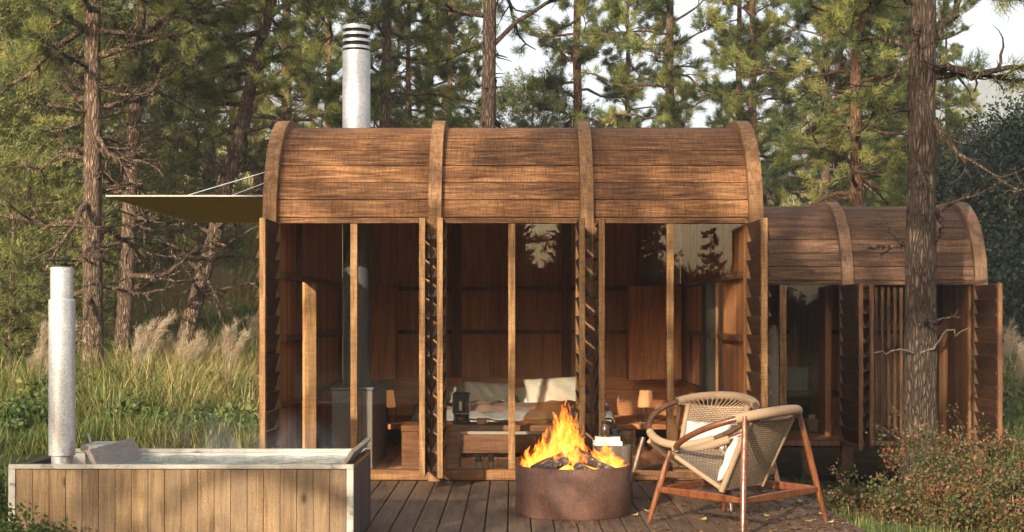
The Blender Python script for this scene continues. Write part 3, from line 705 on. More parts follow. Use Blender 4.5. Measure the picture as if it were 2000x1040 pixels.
    me = bpy.data.meshes.new('flame'); me.from_pydata([tuple(v_ - Vector((cx, cy, 0))) for v_ in V], [], Q); ul = me.uv_layers.new(name='UVMap')
    for lp in me.loops: ul.data[lp.index].uv = UV[lp.vertex_index]
    o = bpy.data.objects.new('flame', me); COL.objects.link(o); me.materials.append(fm); o.location = (cx, cy, 0)
    me.polygons.foreach_set('use_smooth', [True] * len(me.polygons))
    tag(o, 'yellow and orange flames leaping from the logs in the rusted bowl', 'fire', kind='stuff')
firebowl()

# ------------------------------------------------------------------ armchairs
def panel_uv(name, corners, nu, nv, mat, parent, o0, sag, thick=.012):
    """woven panel between four corners (bottom left, bottom right, top right, top left)"""
    bl, br, tr, tl = [Vector(p) for p in corners]; n = ((br - bl).cross(tl - bl)).normalized()
    W = (br - bl).length; Hh = (tl - bl).length; V = []; UV = []; Q = []
    for side in (0, 1):
        for j in range(nv + 1):
            for i in range(nu + 1):
                a, b = i / nu, j / nv; p = bl.lerp(br, a).lerp(tl.lerp(tr, a), b) + n * (sag * math.sin(math.pi * a) * (.3 + .7 * math.sin(math.pi * b)) + (thick if side else 0))
                V.append(tuple(p - o0)); UV.append((a * W, b * Hh))
    N = (nu + 1) * (nv + 1)
    for j in range(nv):
        for i in range(nu):
            q = j * (nu + 1) + i; Q.append((q, q + nu + 1, q + nu + 2, q + 1)); Q.append((N + q, N + q + 1, N + q + nu + 2, N + q + nu + 1))
    me = bpy.data.meshes.new(name); me.from_pydata(V, [], Q); ul = me.uv_layers.new(name='UVMap')
    for lp in me.loops: ul.data[lp.index].uv = UV[lp.vertex_index]
    o = link(name, me, mat, parent, True); return o
def pillow(name, c, w, d, h, rot, mat, label=None, cat=None, group=None, seed=1, pinch=.0):
    rg = random.Random(seed); n = 18; V = []; Q = []
    for side in (1, -1):
        for j in range(n + 1):
            for i in range(n + 1):
                a, b = i / n * 2 - 1, j / n * 2 - 1
                ea = 1 - .10 * (1 - b * b); 
                x = a * w / 2 * (1 - .07 * (1 - abs(a)) * 0 - .06 * (1 - b * b) * abs(a) * -1 if False else 1 - .09 * (1 - abs(b) ** 2) * abs(a)); y = b * d / 2 * (1 - .09 * (1 - abs(a) ** 2) * abs(b))
                pr = ((1 - abs(a) ** 2.6) * (1 - abs(b) ** 2.6)) ** .42
                z = side * h / 2 * pr * (1 + .12 * math.sin(a * 5 + seed) * math.cos(b * 4 + seed)) + (.012 * math.sin(a * 11 + b * 7 + seed) * pr) - side * pinch * math.exp(-(a * a + b * b) * 30)
                V.append(Vector(c) + rot @ Vector((x, y, z)))
        b0 = 0 if side == 1 else (n + 1) ** 2
        for j in range(n):
            for i in range(n):
                q = b0 + j * (n + 1) + i; f = (q, q + 1, q + n + 2, q + n + 1); Q.append(f if side == 1 else f[::-1])
    me = bpy.data.meshes.new(name); me.from_pydata([tuple(v) for v in V], [], Q); me.update()
    import bmesh
    bm = bmesh.new(); bm.from_mesh(me); bmesh.ops.remove_doubles(bm, verts=bm.verts, dist=.0008); bm.to_mesh(me); bm.free()
    cen = Vector(c); me.transform(Matrix.Translation(-cen)); o = link(name, me, mat, None, True); o.location = cen
    return tag(o, label, cat, group)
def armchair(O, ux, label, wood_):
    O = Vector(O); u = Vector((ux[0], ux[1], 0)).normalized(); v = Vector((u.y, -u.x, 0))
    L = lambda a, b, z: O + u * a + v * b + Vector((0, 0, z))
    c = thing('hoop_armchair', O, label, 'armchair', 'woven cord armchairs beside the fire')
    NP = 64
    def hp(ph):                                   # the bent hoop: low at the front, high behind
        cu = math.cos(ph); su = math.sin(ph); ru = .42
        q = .63 - .165 * cu + .028 * (su * su)
        return L(-.015 + ru * cu, .405 * su * (1 - .04 * cu), q)
    hoop = MB().tube([hp(2 * math.pi * k / NP) for k in range(NP)], [.0215] * NP, 12, closed=True)
    ho = hoop.build('hoop', wood_, c, smooth=True)
    def wrap(a0, a1, r, nm='cord_wrap'):
        m = 44; w = MB().tube([hp(a0 + (a1 - a0) * k / m) for k in range(m + 1)], [r * (1 + .035 * (k % 2)) for k in range(m + 1)], 14)
        return w.build(nm, 'cord', ho, smooth=True, root=c)
    wrap(R(127), R(235), .034); wrap(R(-40), R(50), .030)
    # legs: two front, two back, tapering to the floor
    for sv in (-1, 1):
        for fa, fb, ta, tb, tz, nm in ((.40, .44, .285, .345, .50, 'leg'), (-.42, .50, -.315, .325, .765, 'leg')):
            foot = L(fa, sv * fb, .001); top = L(ta, sv * tb, tz); k = 7
            rr = [.013, .019, .022, .023, .022, .019, .016]
            MB().tube([foot.lerp(top, i / (k - 1)) for i in range(k)], rr, 10).build('leg', wood_, c, smooth=True)
    lp = lambda fa, fb, ta, tb, tz, z: L(fa + (ta - fa) * z / tz, fb + (tb - fb) * z / tz, z)
    FL = {s: lp(.40, s * .44, .285, s * .345, .50, .235) for s in (-1, 1)}; BL = {s: lp(-.42, s * .50, -.315, s * .325, .765, .225) for s in (-1, 1)}
    def bar(a, b, hgt=.05, w=.024):
        d = (b - a).normalized(); x = Vector((-d.y, d.x, 0)).normalized(); z = Vector((0, 0, 1)); m = 6; mb = MB(); vs_ = []
        for k in range(m + 1):
            p = a.lerp(b, k / m); hh = hgt * (.75 + .35 * math.sin(math.pi * k / m)); vs_ += [p - x * w / 2 - z * hh / 2, p + x * w / 2 - z * hh / 2, p + x * w / 2 + z * hh / 2, p - x * w / 2 + z * hh / 2]
        fs = [(k * 4 + j, k * 4 + (j + 1) % 4, k * 4 + 4 + (j + 1) % 4, k * 4 + 4 + j) for k in range(m) for j in range(4)]
        mb.add(vs_, fs); return mb.build('stretcher', wood_, c, bevel=.006)
    for s in (-1, 1): bar(FL[s], BL[s])
    bar(FL[-1], FL[1], .045); bar(BL[-1], BL[1])
    # seat and back frames wrapped in cord, woven panels between them
    sb, st_, pt = .225, .27, .255
    Sf = [L(.335, -st_, .475), L(.335, st_, .475)]; Sb = [L(-.05, -sb, .262), L(-.05, sb, .262)]
    Bb = [L(-.075, -sb - .012, .262), L(-.075, sb + .012, .262)]; Bt = [L(-.305, -pt, .725), L(-.305, pt, .725)]
    for k in (0, 1):
        MB().tube([Sf[k], Sb[k]], .017, 10).build('seat_rail', 'cord', c, smooth=True)
        MB().tube([Bb[k] - (Bt[k] - Bb[k]) * .04, Bt[k]], .021, 10).build('back_rail', 'cord', c, smooth=True)
    MB().tube([Bb[0], Bb[1]], .016, 8).build('back_rail', 'cord', c, smooth=True)
    panel_uv('seat', [Sb[0], Sb[1], Sf[1], Sf[0]], 12, 12, 'weave', c, O, -.03)
    panel_uv('backrest', [Bb[0], Bb[1], Bt[1], Bt[0]], 12, 12, 'weave', c, O, .02)
    # fan of cords from the top of the back up to the hoop, and from the seat to the front of the hoop
    mb = MB(); n = 19
    for k in range(n):
        a = k / (n - 1); p = Bt[0].lerp(Bt[1], a); ph = R(238 - 116 * a); q = hp(ph)
        mb.tube([p - Vector((0, 0, .01)), q], .0042, 5)
    mb.build('cord_fan', 'cord', c)
    mb = MB()
    for k in range(17):
        a = k / 16; mb.tube([Sf[0].lerp(Sf[1], a), hp(R(-46 + 92 * a))], .0045, 5)
    mb.build('cord_fan', 'cord', c)
    # loose white cushion
    e3 = (Bt[0] - Bb[0]).normalized(); nrm = v.cross(e3).normalized();
    if nrm.dot(u) < 0: nrm = -nrm
    rot = Matrix((v, e3, nrm)).transposed()
    return c, (L(0, 0, 0), u, v, rot)
ch1, f1 = armchair((1.53, 9.89, 0), (-.72, .69), 'nearer reddish teak armchair seen from behind at the deck edge', 'chair')
ch2, f2 = armchair((1.45, 11.02, 0), (-.55, -.835), 'farther dark teak armchair turned towards the camera beside the fire bowl', 'chair2')
for (O_, u_, v_, rot), lab, sd_ in ((f1, 'white cushion in the nearer armchair seen edge on behind its rail', 3), (f2, 'white cushion leaning in the farther armchair', 5)):
    pillow('cushion', O_ - u_ * .07 + Vector((0, 0, .455)), .40, .36, .11, rot, 'cushion', lab, 'cushion', 'white chair cushions', seed=sd_)

# ------------------------------------------------------------------ stump, books and small things outside
def stump():
    cx, cy, r, zt = .775, 11.15, .155, .425
    c = thing('tree_stump', (cx, cy, 0), 'pale sawn tree stump used as a side table behind the fire bowl', 'stump')
    rg = random.Random(2); n = 40; prof = []
    mb = MB(); ring = [r * (1 + .05 * math.sin(k * .9) + rg.uniform(-.012, .012)) for k in range(n)]
    for z, s_ in ((.001, 1.08), (.12, 1.0), (.3, .98), (zt - .006, .98), (zt, .955)):
        for k in range(n): a = 2 * math.pi * k / n; mb.v.append(Vector((cx + ring[k] * s_ * math.cos(a), cy + ring[k] * s_ * math.sin(a), z)))
    for i in range(4):
        for k in range(n): k2 = (k + 1) % n; mb.f.append((i * n + k, i * n + k2, (i + 1) * n + k2, (i + 1) * n + k))
    mb.f.append(tuple(4 * n + k for k in range(n))); mb.build('trunk', 'stump', c, smooth=True)
    for k, (dz, w, d, rz, lab) in enumerate(((zt + .001, .215, .15, .06, 'lower thick pale book lying on the stump'), (zt + .0335, .195, .14, -.05, 'upper pale book on top of the pile on the stump'))):
        b = thing('book', (cx - .035, cy - .02, dz), lab, 'book', 'books on the stump', rz=0)
        m = Matrix.Rotation(rz, 3, 'Z'); o_ = Vector((cx - .035, cy - .02, dz)); h = .031
        MB().obox(o_ + Vector((0, 0, h / 2)), w - .008, d - .006, h - .007, m).build('pages', 'paper', b)
        cv = MB(); cv.obox(o_ + Vector((0, 0, .0015)), w, d, .003, m); cv.obox(o_ + Vector((0, 0, h - .0015)), w, d, .003, m); cv.obox(o_ + m @ Vector((w / 2 - .001, 0, h / 2)), .003, d, h - .0065, m); cv.build('cover', 'cover', b)
    z = zt + .066
    j = thing('lantern', (cx - .05, cy - .02, z), 'small dark glass candle jar standing on the books', 'candle jar')
    MB().lathe(cx - .05, cy - .02, [(0, z), (.036, z), (.038, z + .01), (.038, z + .075), (.028, z + .092), (.028, z + .10)], 24).build('jar', 'amber', j, smooth=True)
    MB().lathe(cx - .05, cy - .02, [(.031, z + .100), (.031, z + .118), (.0, z + .12)], 24).build('lid', 'black', j, smooth=True)
    k_ = thing('bowl', (cx + .02, cy + .02, z), 'small black bowl beside the candle jar on the books', 'bowl')
    MB().lathe(cx + .025, cy + .03, [(0, z), (.025, z + .001), (.045, z + .03), (.052, z + .055), (.048, z + .055), (.02, z + .012), (0, z + .012)], 24).build('body', 'black', k_, smooth=True)
stump()

# ------------------------------------------------------------------ furniture seen through the glass
def stove():
    x0, x1, y0, y1, zt = -1.66, -1.285, 13.2, 14.7, .775
    c = thing('stone_stove', ((x0 + x1) / 2, y0, 0), 'grey stone stove with a round flue behind the left window', 'stove')
    b = MB(); b.box(x0, x1, y0, y1, .002, zt - .03); b.build('body', 'concrete', c, bevel=.006)
    MB().box(x0 - .01, x1 + .01, y0 - .01, y1 + .01, zt - .028, zt).build('top_slab', 'slate', c, bevel=.004)
    MB().box(x1 - .10, x1 - .094, y0 - .004, y0 - .0005, .01, zt - .04).build('seam', 'blackmatte', c)
    MB().lathe(-1.465, 13.5, [(.128, zt + .001), (.128, 3.05)], 40).build('flue', 'slate', c, smooth=True)
stove()
def cabinet(x0, x1, lab):
    y = 16.75; c = thing('wall_cabinet', ((x0 + x1) / 2, y, .69), lab, 'cabinet', 'wooden cabinets hung on the back wall')
    MB().box(x0, x1, y + .022, 17.15, .69, 1.79).build('body', 'inner', c)
    MB().box(x0, x1, y, y + .02, .692, 1.788).build('door', 'inner', c, bevel=.003)
cabinet(1.365, 1.98, 'tall wooden wall cabinet to the right of the bed')
cabinet(-1.98, -1.365, 'tall wooden wall cabinet to the left of the bed')
def nightstand(x0, x1, lab):
    c = thing('nightstand', ((x0 + x1) / 2, 15.85, 0), lab, 'nightstand', 'low wooden nightstands')
    MB().box(x0, x1, 15.6, 17.1, .20, .255).build('top', 'innerx', c, bevel=.003)
    MB().box(x0 + .02, x1 - .02, 16.9, 17.05, .002, .198).build('back_panel', 'innerx', c)
nightstand(1.14, 1.97, 'low wooden nightstand right of the bed'); nightstand(-1.97, -1.14, 'low wooden nightstand left of the bed')
def lamp(px, lab):
    y = 15.95; x = (px - 1000) * y / F; c = thing('table_lamp', (x, y, .256), lab, 'lamp', 'table lamps with orange shades')
    z = .256; k = F / y
    MB().lathe(x, y, [(.086, z + .165), (.092, z + .172), (.066, z + .348), (.062, z + .352)], 28).build('lamp_shade', 'shade', c, smooth=True)
    st = MB(); st.tube([(x, y, z + .01), (x, y, z + .37)], .006, 6)
    for a in (0, 1.57, 3.14, 4.71):
        st.tube([(x + .09 * math.cos(a), y + .09 * math.sin(a), z + .001), (x + .096 * math.cos(a), y + .096 * math.sin(a), z + .17)], .004, 5)
    st.lathe(x, y, [(0, z + .001), (.045, z + .001), (.045, z + .012), (0, z + .014)], 20); st.build('stand', 'blackmatte', c)
lamp(1261, 'orange table lamp standing right of the bed'); lamp(757, 'orange table lamp half hidden by the stone stove')

def bench():
    y0, y1, zt = 12.78, 13.25, .455; c = thing('wooden_bench', (-.05, y0, 0), 'long low wooden bench at the foot of the bed behind the glass', 'bench')
    MB().box(-.99, .94, y0, y1, zt - .055, zt).build('top', 'bench', c, bevel=.004)
    for a, b in ((-.985, -.79), (-.62, -.47), (.27, .93)): MB().box(a, b, y0 + .01, y1 - .01, .002, zt - .057).build('support', 'bench', c, bevel=.003)
    MB().box(-.79, -.62, y0 + .012, y1 - .01, .002, .05).build('step', 'frame', c) if False else None
    MB().box(.935, 1.10, y0 - .04, y1 - .2, .26, .41).build('side_shelf', 'frame', c, bevel=.004)
bench()
def coffee_machine():
    y = 12.95; k = y / F; x0, x1 = -116 * k, -83 * k; zb = .456; zt = H0 - (769 - HY) * k
    c = thing('coffee_machine', ((x0 + x1) / 2, y, zb), 'black coffee machine with a cup under its spout on the bench', 'coffee machine')
    b = MB(); b.box(x0, x1, y, y + .22, zb + .085, zt); b.box(x0 + .006, x1 - .006, y + .07, y + .22, zb + .03, zb + .084); b.box(x0 - .002, x1 + .002, y - .02, y + .22, zb + .001, zb + .028); b.build('body', 'black', c, bevel=.007)
    MB().box(x0 + .055, x0 + .088, y - .03, y - .001, zb + .12, zb + .21).build('spout', 'chrome', c, bevel=.003)
    MB().box(x0 + .063, x0 + .080, y - .032, y - .0305, zb + .125, zb + .20).build('spout_plate', 'ceramic', c)
    MB().box(x1 - .035, x1 - .025, y - .004, y - .001, zb + .10, zb + .18).build('display', 'redclay', c)
    MB().box(x0 + .004, x1 - .004, y - .002, y + .0, zb + .088, zb + .094).build('trim', 'chrome', c)
    for a in (x0, x1 - .004): MB().box(a - .0015, a + .0055, y - .0025, y - .0005, zb + .10, zt - .02).build('edge_trim', 'chrome', c)
    m = thing('espresso_cup', ((x0 + x1) / 2, y - .0, zb + .029), 'dark red cup standing under the spout of the coffee machine', 'cup')
    cx = (x0 + x1) / 2; MB().lathe(cx, y + .02, [(0, zb + .029), (.022, zb + .029), (.030, zb + .062), (.028, zb + .062), (.0, zb + .035)], 20).build('body', 'redclay', m, smooth=True)
    MB().tube([(cx + .027, y + .02, zb + .055), (cx + .044, y + .02, zb + .052), (cx + .042, y + .02, zb + .038), (cx + .024, y + .02, zb + .036)], .003, 6).build('handle', 'redclay', m, smooth=True)
coffee_machine()
def mug():
    x, y, z = at(941, 829, 12.92).x, 12.92, .456; c = thing('clay_mug', (x, y, z), 'tan clay mug on the bench right of the coffee machine', 'mug')
    MB().lathe(x, y, [(0, z), (.040, z), (.044, z + .008), (.044, z + .055), (.040, z + .055), (.038, z + .01), (0, z + .01)], 24).build('body', 'ceramic', c, smooth=True)
    MB().tube([(x + .042, y, z + .047), (x + .062, y, z + .045), (x + .062, y, z + .018), (x + .042, y, z + .012)], .004, 6).build('handle', 'ceramic', c, smooth=True)
mug()
for px, lab in ((935, 'left one of the two dark glasses in woven sleeves on the floor behind the glass'), (959, 'right one of the two dark glasses in woven sleeves on the floor behind the glass')):
    y = 12.70; x = (px - 1000) * y / F; c = thing('sleeved_glass', (x, y, .09), lab, 'candle glass', 'dark glasses in woven sleeves')
    MB().lathe(x, y, [(0, .001), (.027, .001), (.032, .135), (.030, .14)], 20).build('sleeve', 'wicker', c, smooth=True)
    MB().lathe(x, y, [(.026, .10), (.028, .20), (.025, .20), (.0, .15)], 20).build('glass', 'amber', c, smooth=True)

def cloth(name, x0, x1, y0, y1, z, drop, mat, lab, cat, seed, amp=.012, overhang=.10, front=True):
    """bedding: a rumpled sheet over the mattress with falling sides"""
    nx, ny = 60, 40; V = []; w = overhang
    for j in range(ny + 1):
        for i in range(nx + 1):
            a = -w - drop + (x1 - x0 + 2 * (w + drop)) * i / nx; b = j / ny; X = x0 + a; zz = z; 
            over = max(0, x0 - X, X - x1); 
            if over > 0:
                zz = z - min(over, 9) * 1.0; X = (x0 - min(over, .0) - over * .22) if X < x0 else (x1 + over * .22)
            Y = y0 + (y1 - y0) * b
            zz += amp * (math.sin(X * 9 + seed + 3 * math.sin(Y * 5 + seed)) + .6 * math.sin(Y * 17 + X * 6 + seed)) * .7 + amp * .5 * math.sin(X * 31 + Y * 23)
            if front and b < .12: zz -= (.12 - b) * .55
            V.append((X, Y, zz))
    q = (np.arange(ny)[:, None] * (nx + 1) + np.arange(nx)[None]).ravel()
    o = link(name, mesh_np(name, V, [np.stack([q, q + 1, q + 2 + nx, q + 1 + nx], 1)]), mat, None, True); so_ = o.modifiers.new('thick', 'SOLIDIFY'); so_.thickness = .012; so_.offset = -1
    return tag(o, lab, cat)
def bed():
    c = thing('bed', (0, 14.3, 0), 'wide low double bed with a wooden base against the headboard', 'bed')
    MB().box(-1.05, 1.05, 14.35, 17.1, .06, .24).build('base', 'bench', c, bevel=.005)
    MB().box(-1.0, 1.0, 14.4, 17.08, .241, .41).build('mattress', 'linen', c, bevel=.04)
bed()
cloth('sheet', -1.0, 1.0, 14.38, 16.2, .445, .10, 'beige', 'pale linen sheet turned down over the mattress', 'sheet', 1)
cloth('grey_blanket', -1.0, 1.02, 14.33, 15.5, .468, .24, 'grey', 'grey blanket spread over the foot of the bed and hanging down its side', 'blanket', 4, .016)
cloth('brown_throw', -1.0, 1.0, 14.55, 15.35, .515, .12, 'brown', 'brown wool throw folded across the bed above the grey blanket', 'throw', 7, .016)
rx = lambda a, b=0, g=0: Matrix.Rotation(g, 3, 'Z') @ Matrix.Rotation(b, 3, 'Y') @ Matrix.Rotation(a, 3, 'X')
pillow('pillow', at(948, 777, 16.3) + Vector((0, 0, 0)), .56, .40, .17, rx(R(62), R(3)), 'linen', 'white square cushion with a tuft, in front of the left pillows', 'pillow', 'pillows on the bed', 4, .02)
pillow('pillow', at(897, 784, 16.7), .62, .42, .18, rx(R(60), R(-6)), 'beige', 'beige pillow at the far left of the bed behind the white cushion', 'pillow', 'pillows on the bed', 9)
pillow('pillow', at(1090, 772, 16.3), .78, .46, .20, rx(R(64), R(-4)), 'beige', 'large plump beige pillow on the right half of the bed', 'pillow', 'pillows on the bed', 6)
pillow('pillow', at(1035, 786, 16.75), .60, .40, .16, rx(R(60), R(3)), 'linen', 'white pillow mostly hidden behind the large beige pillow', 'pillow', 'pillows on the bed', 11)
pillow('pillow', at(983, 792, 16.7), .50, .38, .14, rx(R(60), R(-3)), 'grey', 'greyish pillow in the middle of the bed behind the mullion', 'pillow', 'pillows on the bed', 13)

def bathroom():
    y0 = 18.9; x0, x1 = at(1535, 0, y0).x, at(1640, 0, y0).x; zt = H0 - (766 - HY) * y0 / F
    c = thing('washstand', ((x0 + x1) / 2, y0, -.1), 'stone topped washstand with open shelf behind the small cabin window', 'washstand')
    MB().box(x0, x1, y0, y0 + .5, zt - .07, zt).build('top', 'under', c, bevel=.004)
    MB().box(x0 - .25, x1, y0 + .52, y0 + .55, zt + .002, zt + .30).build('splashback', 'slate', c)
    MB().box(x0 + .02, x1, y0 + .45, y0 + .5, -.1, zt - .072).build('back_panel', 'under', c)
    p = at(1578, 712, y0 + .4); 
    MB().tube([(p.x, p.y, zt + .02), (p.x, p.y, p.z - .015), (p.x + .02, p.y, p.z), (p.x + .20, p.y - .1, p.z), (p.x + .205, p.y - .1, p.z - .02)], .008, 8).build('tap', 'chrome', c, smooth=True)
    b = at(1600, 835, y0 + .1); bk = thing('wicker_basket', (b.x, b.y, -.1), 'wicker basket with rolled towels on the floor under the washstand', 'basket')
    zb = -.098; zt2 = H0 - (818 - HY) * b.y / F
    MB().lathe(b.x, b.y, [(0, zb), (.13, zb), (.17, zb + .02), (.19, zt2), (.18, zt2), (.15, zb + .03), (0, zb + .03)], 28).build('basket', 'wicker', bk, smooth=True)
    for k, (dx, dz) in enumerate(((-.09, .05), (.03, .03), (.10, .04))):
        tw = MB().tube([(b.x + dx, b.y, zb + .05), (b.x + dx * 1.1, b.y, zt2 + dz)], .045, 12).build('rolled_towel', 'towel', None, smooth=True)
        tag(tw, ['leftmost rolled towel sticking up out of the wicker basket', 'middle rolled towel in the wicker basket', 'rightmost rolled towel in the wicker basket'][k], 'towel', 'rolled towels in the basket')
    for k, (px, h, r_, mt, nm, lab, cat) in enumerate(((1569, .16, .028, 'clear', 'stem_glass', 'clear stemmed glass on the washstand', 'glass'), (1588, .09, .03, 'amber', 'soap_jar', 'low dark jar in the middle of the washstand', 'jar'), (1601, .17, .022, 'amber', 'pump_bottle', 'tall dark pump bottle at the right of the washstand', 'bottle'))):
        q = at(px, 0, y0 + .15); z = zt + .001
        cc = thing(nm, (q.x, q.y, z), lab, cat)
        prof = [(0, z), (r_, z), (.004, z + .01), (.004, z + h * .4), (r_, z + h * .6), (r_ * .9, z + h)] if k == 0 else [(0, z), (r_, z), (r_, z + h * .6), (r_ * .4, z + h * .72), (r_ * .4, z + h), (0, z + h)]
        MB().lathe(q.x, q.y, prof, 20).build('body', mt, cc, smooth=True)
        if k == 2: MB().tube([(q.x, q.y, z + h), (q.x, q.y, z + h + .03), (q.x - .035, q.y, z + h + .028)], .005, 6).build('pump', 'chrome', cc)
    # bathrobe on a hook at the left
    V = []; Q = []; n = 14; x = at(1512, 0, 18.6).x
    for j in range(11):
        f_ = j / 10; zz = 1.32 - 1.05 * f_; w = .03 + .11 * f_ ** .6
        for k in range(n):
            a = 2 * math.pi * k / n; rr = w * (1 + .22 * math.sin(a * 4 + f_ * 2)); V.append((x + rr * math.cos(a), 18.6 + rr * .6 * math.sin(a), zz))
    for j in range(10):
        for k in range(n): k2 = (k + 1) % n; Q.append((j * n + k, j * n + k2, (j + 1) * n + k2, (j + 1) * n + k))
    o = link('hanging_towel', mesh_np('hanging_towel', V, [Q]), 'towel', None, True); tag(o, 'grey towel hanging behind the leftmost pane of the small cabin', 'towel')
bathroom()

# ------------------------------------------------------------------ vegetation
class Tubes:
    def __init__(s): s.V = []; s.Q = []; s.n = 0
    def add(s, P, rad, n):
        P = np.asarray(P, float); m = len(P); T = np.gradient(P, axis=0); T /= np.linalg.norm(T, axis=1)[:, None] + 1e-9
        ref = np.array([0, 0, 1.0]) if abs(T[0, 2]) < .8 else np.array([1.0, 0, 0])
        A = np.cross(T, ref); A /= np.linalg.norm(A, axis=1)[:, None] + 1e-9; B = np.cross(T, A)
        an = np.arange(n) * 2 * np.pi / n; rad = np.asarray(rad)[:, None, None] if np.ndim(rad[0]) == 0 else np.asarray(rad)[..., None]
        ring = P[:, None, :] + (A[:, None, :] * np.cos(an)[None, :, None] + B[:, None, :] * np.sin(an)[None, :, None]) * rad
        s.V.append(ring.reshape(-1, 3)); i = np.arange(m - 1)[:, None] * n; k = np.arange(n)[None]; k2 = (k + 1) % n
        s.Q.append((np.stack([i + k, i + k2, i + n + k2, i + n + k], -1).reshape(-1, 4)) + s.n); s.n += m * n
    def mesh(s, name): return mesh_np(name, np.concatenate(s.V), [np.concatenate(s.Q)])
def needles(P, D, per, ln, w, rg, spread=.75, droop=0.0):
    """tufts of needles at points P pointing along D; returns triangle vertices and a tone per face"""
    T = len(P); P = np.repeat(P, per, 0); D = np.repeat(D, per, 0)
    d = D + rg.normal(0, spread, P.shape); d[:, 2] += .12 - droop; d /= np.linalg.norm(d, axis=1)[:, None] + 1e-9
    L = ln * rg.uniform(.65, 1.15, (len(P), 1)); s = np.cross(d, rg.normal(0, 1, P.shape)); s /= np.linalg.norm(s, axis=1)[:, None] + 1e-9
    b = P + rg.normal(0, ln * .22, P.shape); V = np.stack([b - s * w / 2, b + s * w / 2, b + d * L], 1)
    tone = np.repeat(rg.uniform(.1, .9, T), per) + rg.normal(0, .10, T * per)
    return V.reshape(-1, 3), np.clip(tone, 0, 1)
def tri_mesh(name, V, tone): return mesh_np(name, V, [np.arange(len(V)).reshape(-1, 3)], tone=tone)

def pine_meshes(seed, H, r0, z_dead, z_live, spread, nb, per=14, ln=.13, w=.009, lean=(0, 0), wob=.10, bark_n=14, dead=.9, subs=7, conical=.5, bmul=1.0, up=.12):
    rg = np.random.default_rng(seed); tb = Tubes(); m = 26; zs = np.linspace(-.4, H, m); f = zs / H
    wx = np.cumsum(rg.normal(0, wob * .3, m)) * .5; wy = np.cumsum(rg.normal(0, wob * .3, m)) * .5
    trunk = np.stack([lean[0] * zs + wx * (zs > 0) + .0, lean[1] * zs + wy * (zs > 0), zs], 1)
    an = 16; base = r0 * (1 - .80 * np.clip(f, 0, 1) ** 1.1) * (1 + .45 * np.exp(-np.clip(zs, 0, None) * 3.5))
    rad = base[:, None] * (1 + rg.normal(0, .035, (m, an)))
    tb.add(trunk, rad, an)
    TP, TD = [], []
    TT = []
    tp = lambda z: np.array([np.interp(z, zs, trunk[:, k]) for k in range(3)])
    az = rg.uniform(0, 6.28)
    for i in range(nb):
        z = z_dead + (H * .985 - z_dead) * ((i + rg.uniform(0, 1)) / nb); az += 2.4 + rg.normal(0, .5)
        live = z > z_live + rg.normal(0, .6); fr = (z - z_dead) / (H - z_dead)
        L = spread * (1 - conical * fr) * rg.uniform(.55, 1.1) * (1 if live else .62 * dead) * (1 - .55 * max(0, fr - .75) * 4 * .6)
        if not live and rg.random() < .25: L *= .3
        p = tp(z); el = rg.normal(up, .22) if live else rg.normal(.0, .3); d = np.array([math.cos(az), math.sin(az), el]); d /= np.linalg.norm(d)
        k = 8; pts = [p]; rr0 = min(.36 * np.interp(z, zs, base), .012 + .017 * L) * bmul
        for j in range(k):
            d = d + rg.normal(0, .20, 3); d[2] += (-.04 if j < 4 else .07) if live else -.03; d /= np.linalg.norm(d); pts.append(pts[-1] + d * L / k)
        pts = np.array(pts); rr = rr0 * (1 - np.linspace(0, 1, k + 1) ** 1.2 * .82); tb.add(pts, rr, 6 if rr0 > .02 else 5)
        ns = subs if live else int(subs * .9)
        for s_ in range(ns):
            ct_ = rg.uniform(.08, .95); t_ = rg.uniform(.22 if live else .15, 1.0); q = pts[min(k, int(t_ * k))] ; bd = pts[min(k, int(t_ * k) + 1 if int(t_ * k) < k else k)] - pts[max(0, int(t_ * k) - 1)]; bd /= np.linalg.norm(bd) + 1e-9
            side = np.cross(bd, [0, 0, 1]) * rg.choice([-1, 1]); dd = bd * .7 + side * rg.uniform(.4, 1.0) + np.array([0, 0, rg.normal(.12, .25)]); dd /= np.linalg.norm(dd)
            l2 = L * rg.uniform(.18, .42) * (1.15 - t_ * .5); k2 = 4; sp = [q]
            for j in range(k2): dd = dd + rg.normal(0, .22, 3); dd[2] += .04; dd /= np.linalg.norm(dd); sp.append(sp[-1] + dd * l2 / k2)
            sp = np.array(sp); tb.add(sp, rr0 * .38 * (1 - np.linspace(0, .8, k2 + 1)) + .002, 4)
            for tw in range(3 if live else 2):
                j = rg.integers(1, k2 + 1); e = sp[j] - sp[j - 1]; e /= np.linalg.norm(e) + 1e-9; e = e + rg.normal(0, .55, 3); e[2] += .15; e /= np.linalg.norm(e); l3 = l2 * rg.uniform(.25, .5)
                tb.add(np.array([sp[j], sp[j] + e * l3 * .5, sp[j] + e * l3 + np.array([0, 0, l3 * .1])]), [rr0 * .16 + .0015, rr0 * .1 + .001, .0012], 3)
                if live:
                    for g in (.5, .75, 1.0): TP.append(sp[j] + e * l3 * g); TD.append(e); TT.append(ct_)
            if live:
                for j in (2, 3, 4): TP.append(sp[j]); TD.append(sp[j] - sp[j - 1]); TT.append(ct_)
    TP = np.array(TP); TD = np.array(TD); TD /= np.linalg.norm(TD, axis=1)[:, None] + 1e-9
    V, tone = needles(TP, TD * .9, per, ln, w, rg, spread=.62)
    tone = np.clip(np.repeat(np.array(TT), per) + rg.normal(0, .10, len(tone)), 0, 1)
    return tb.mesh('trunk'), tri_mesh('crown', V, tone)

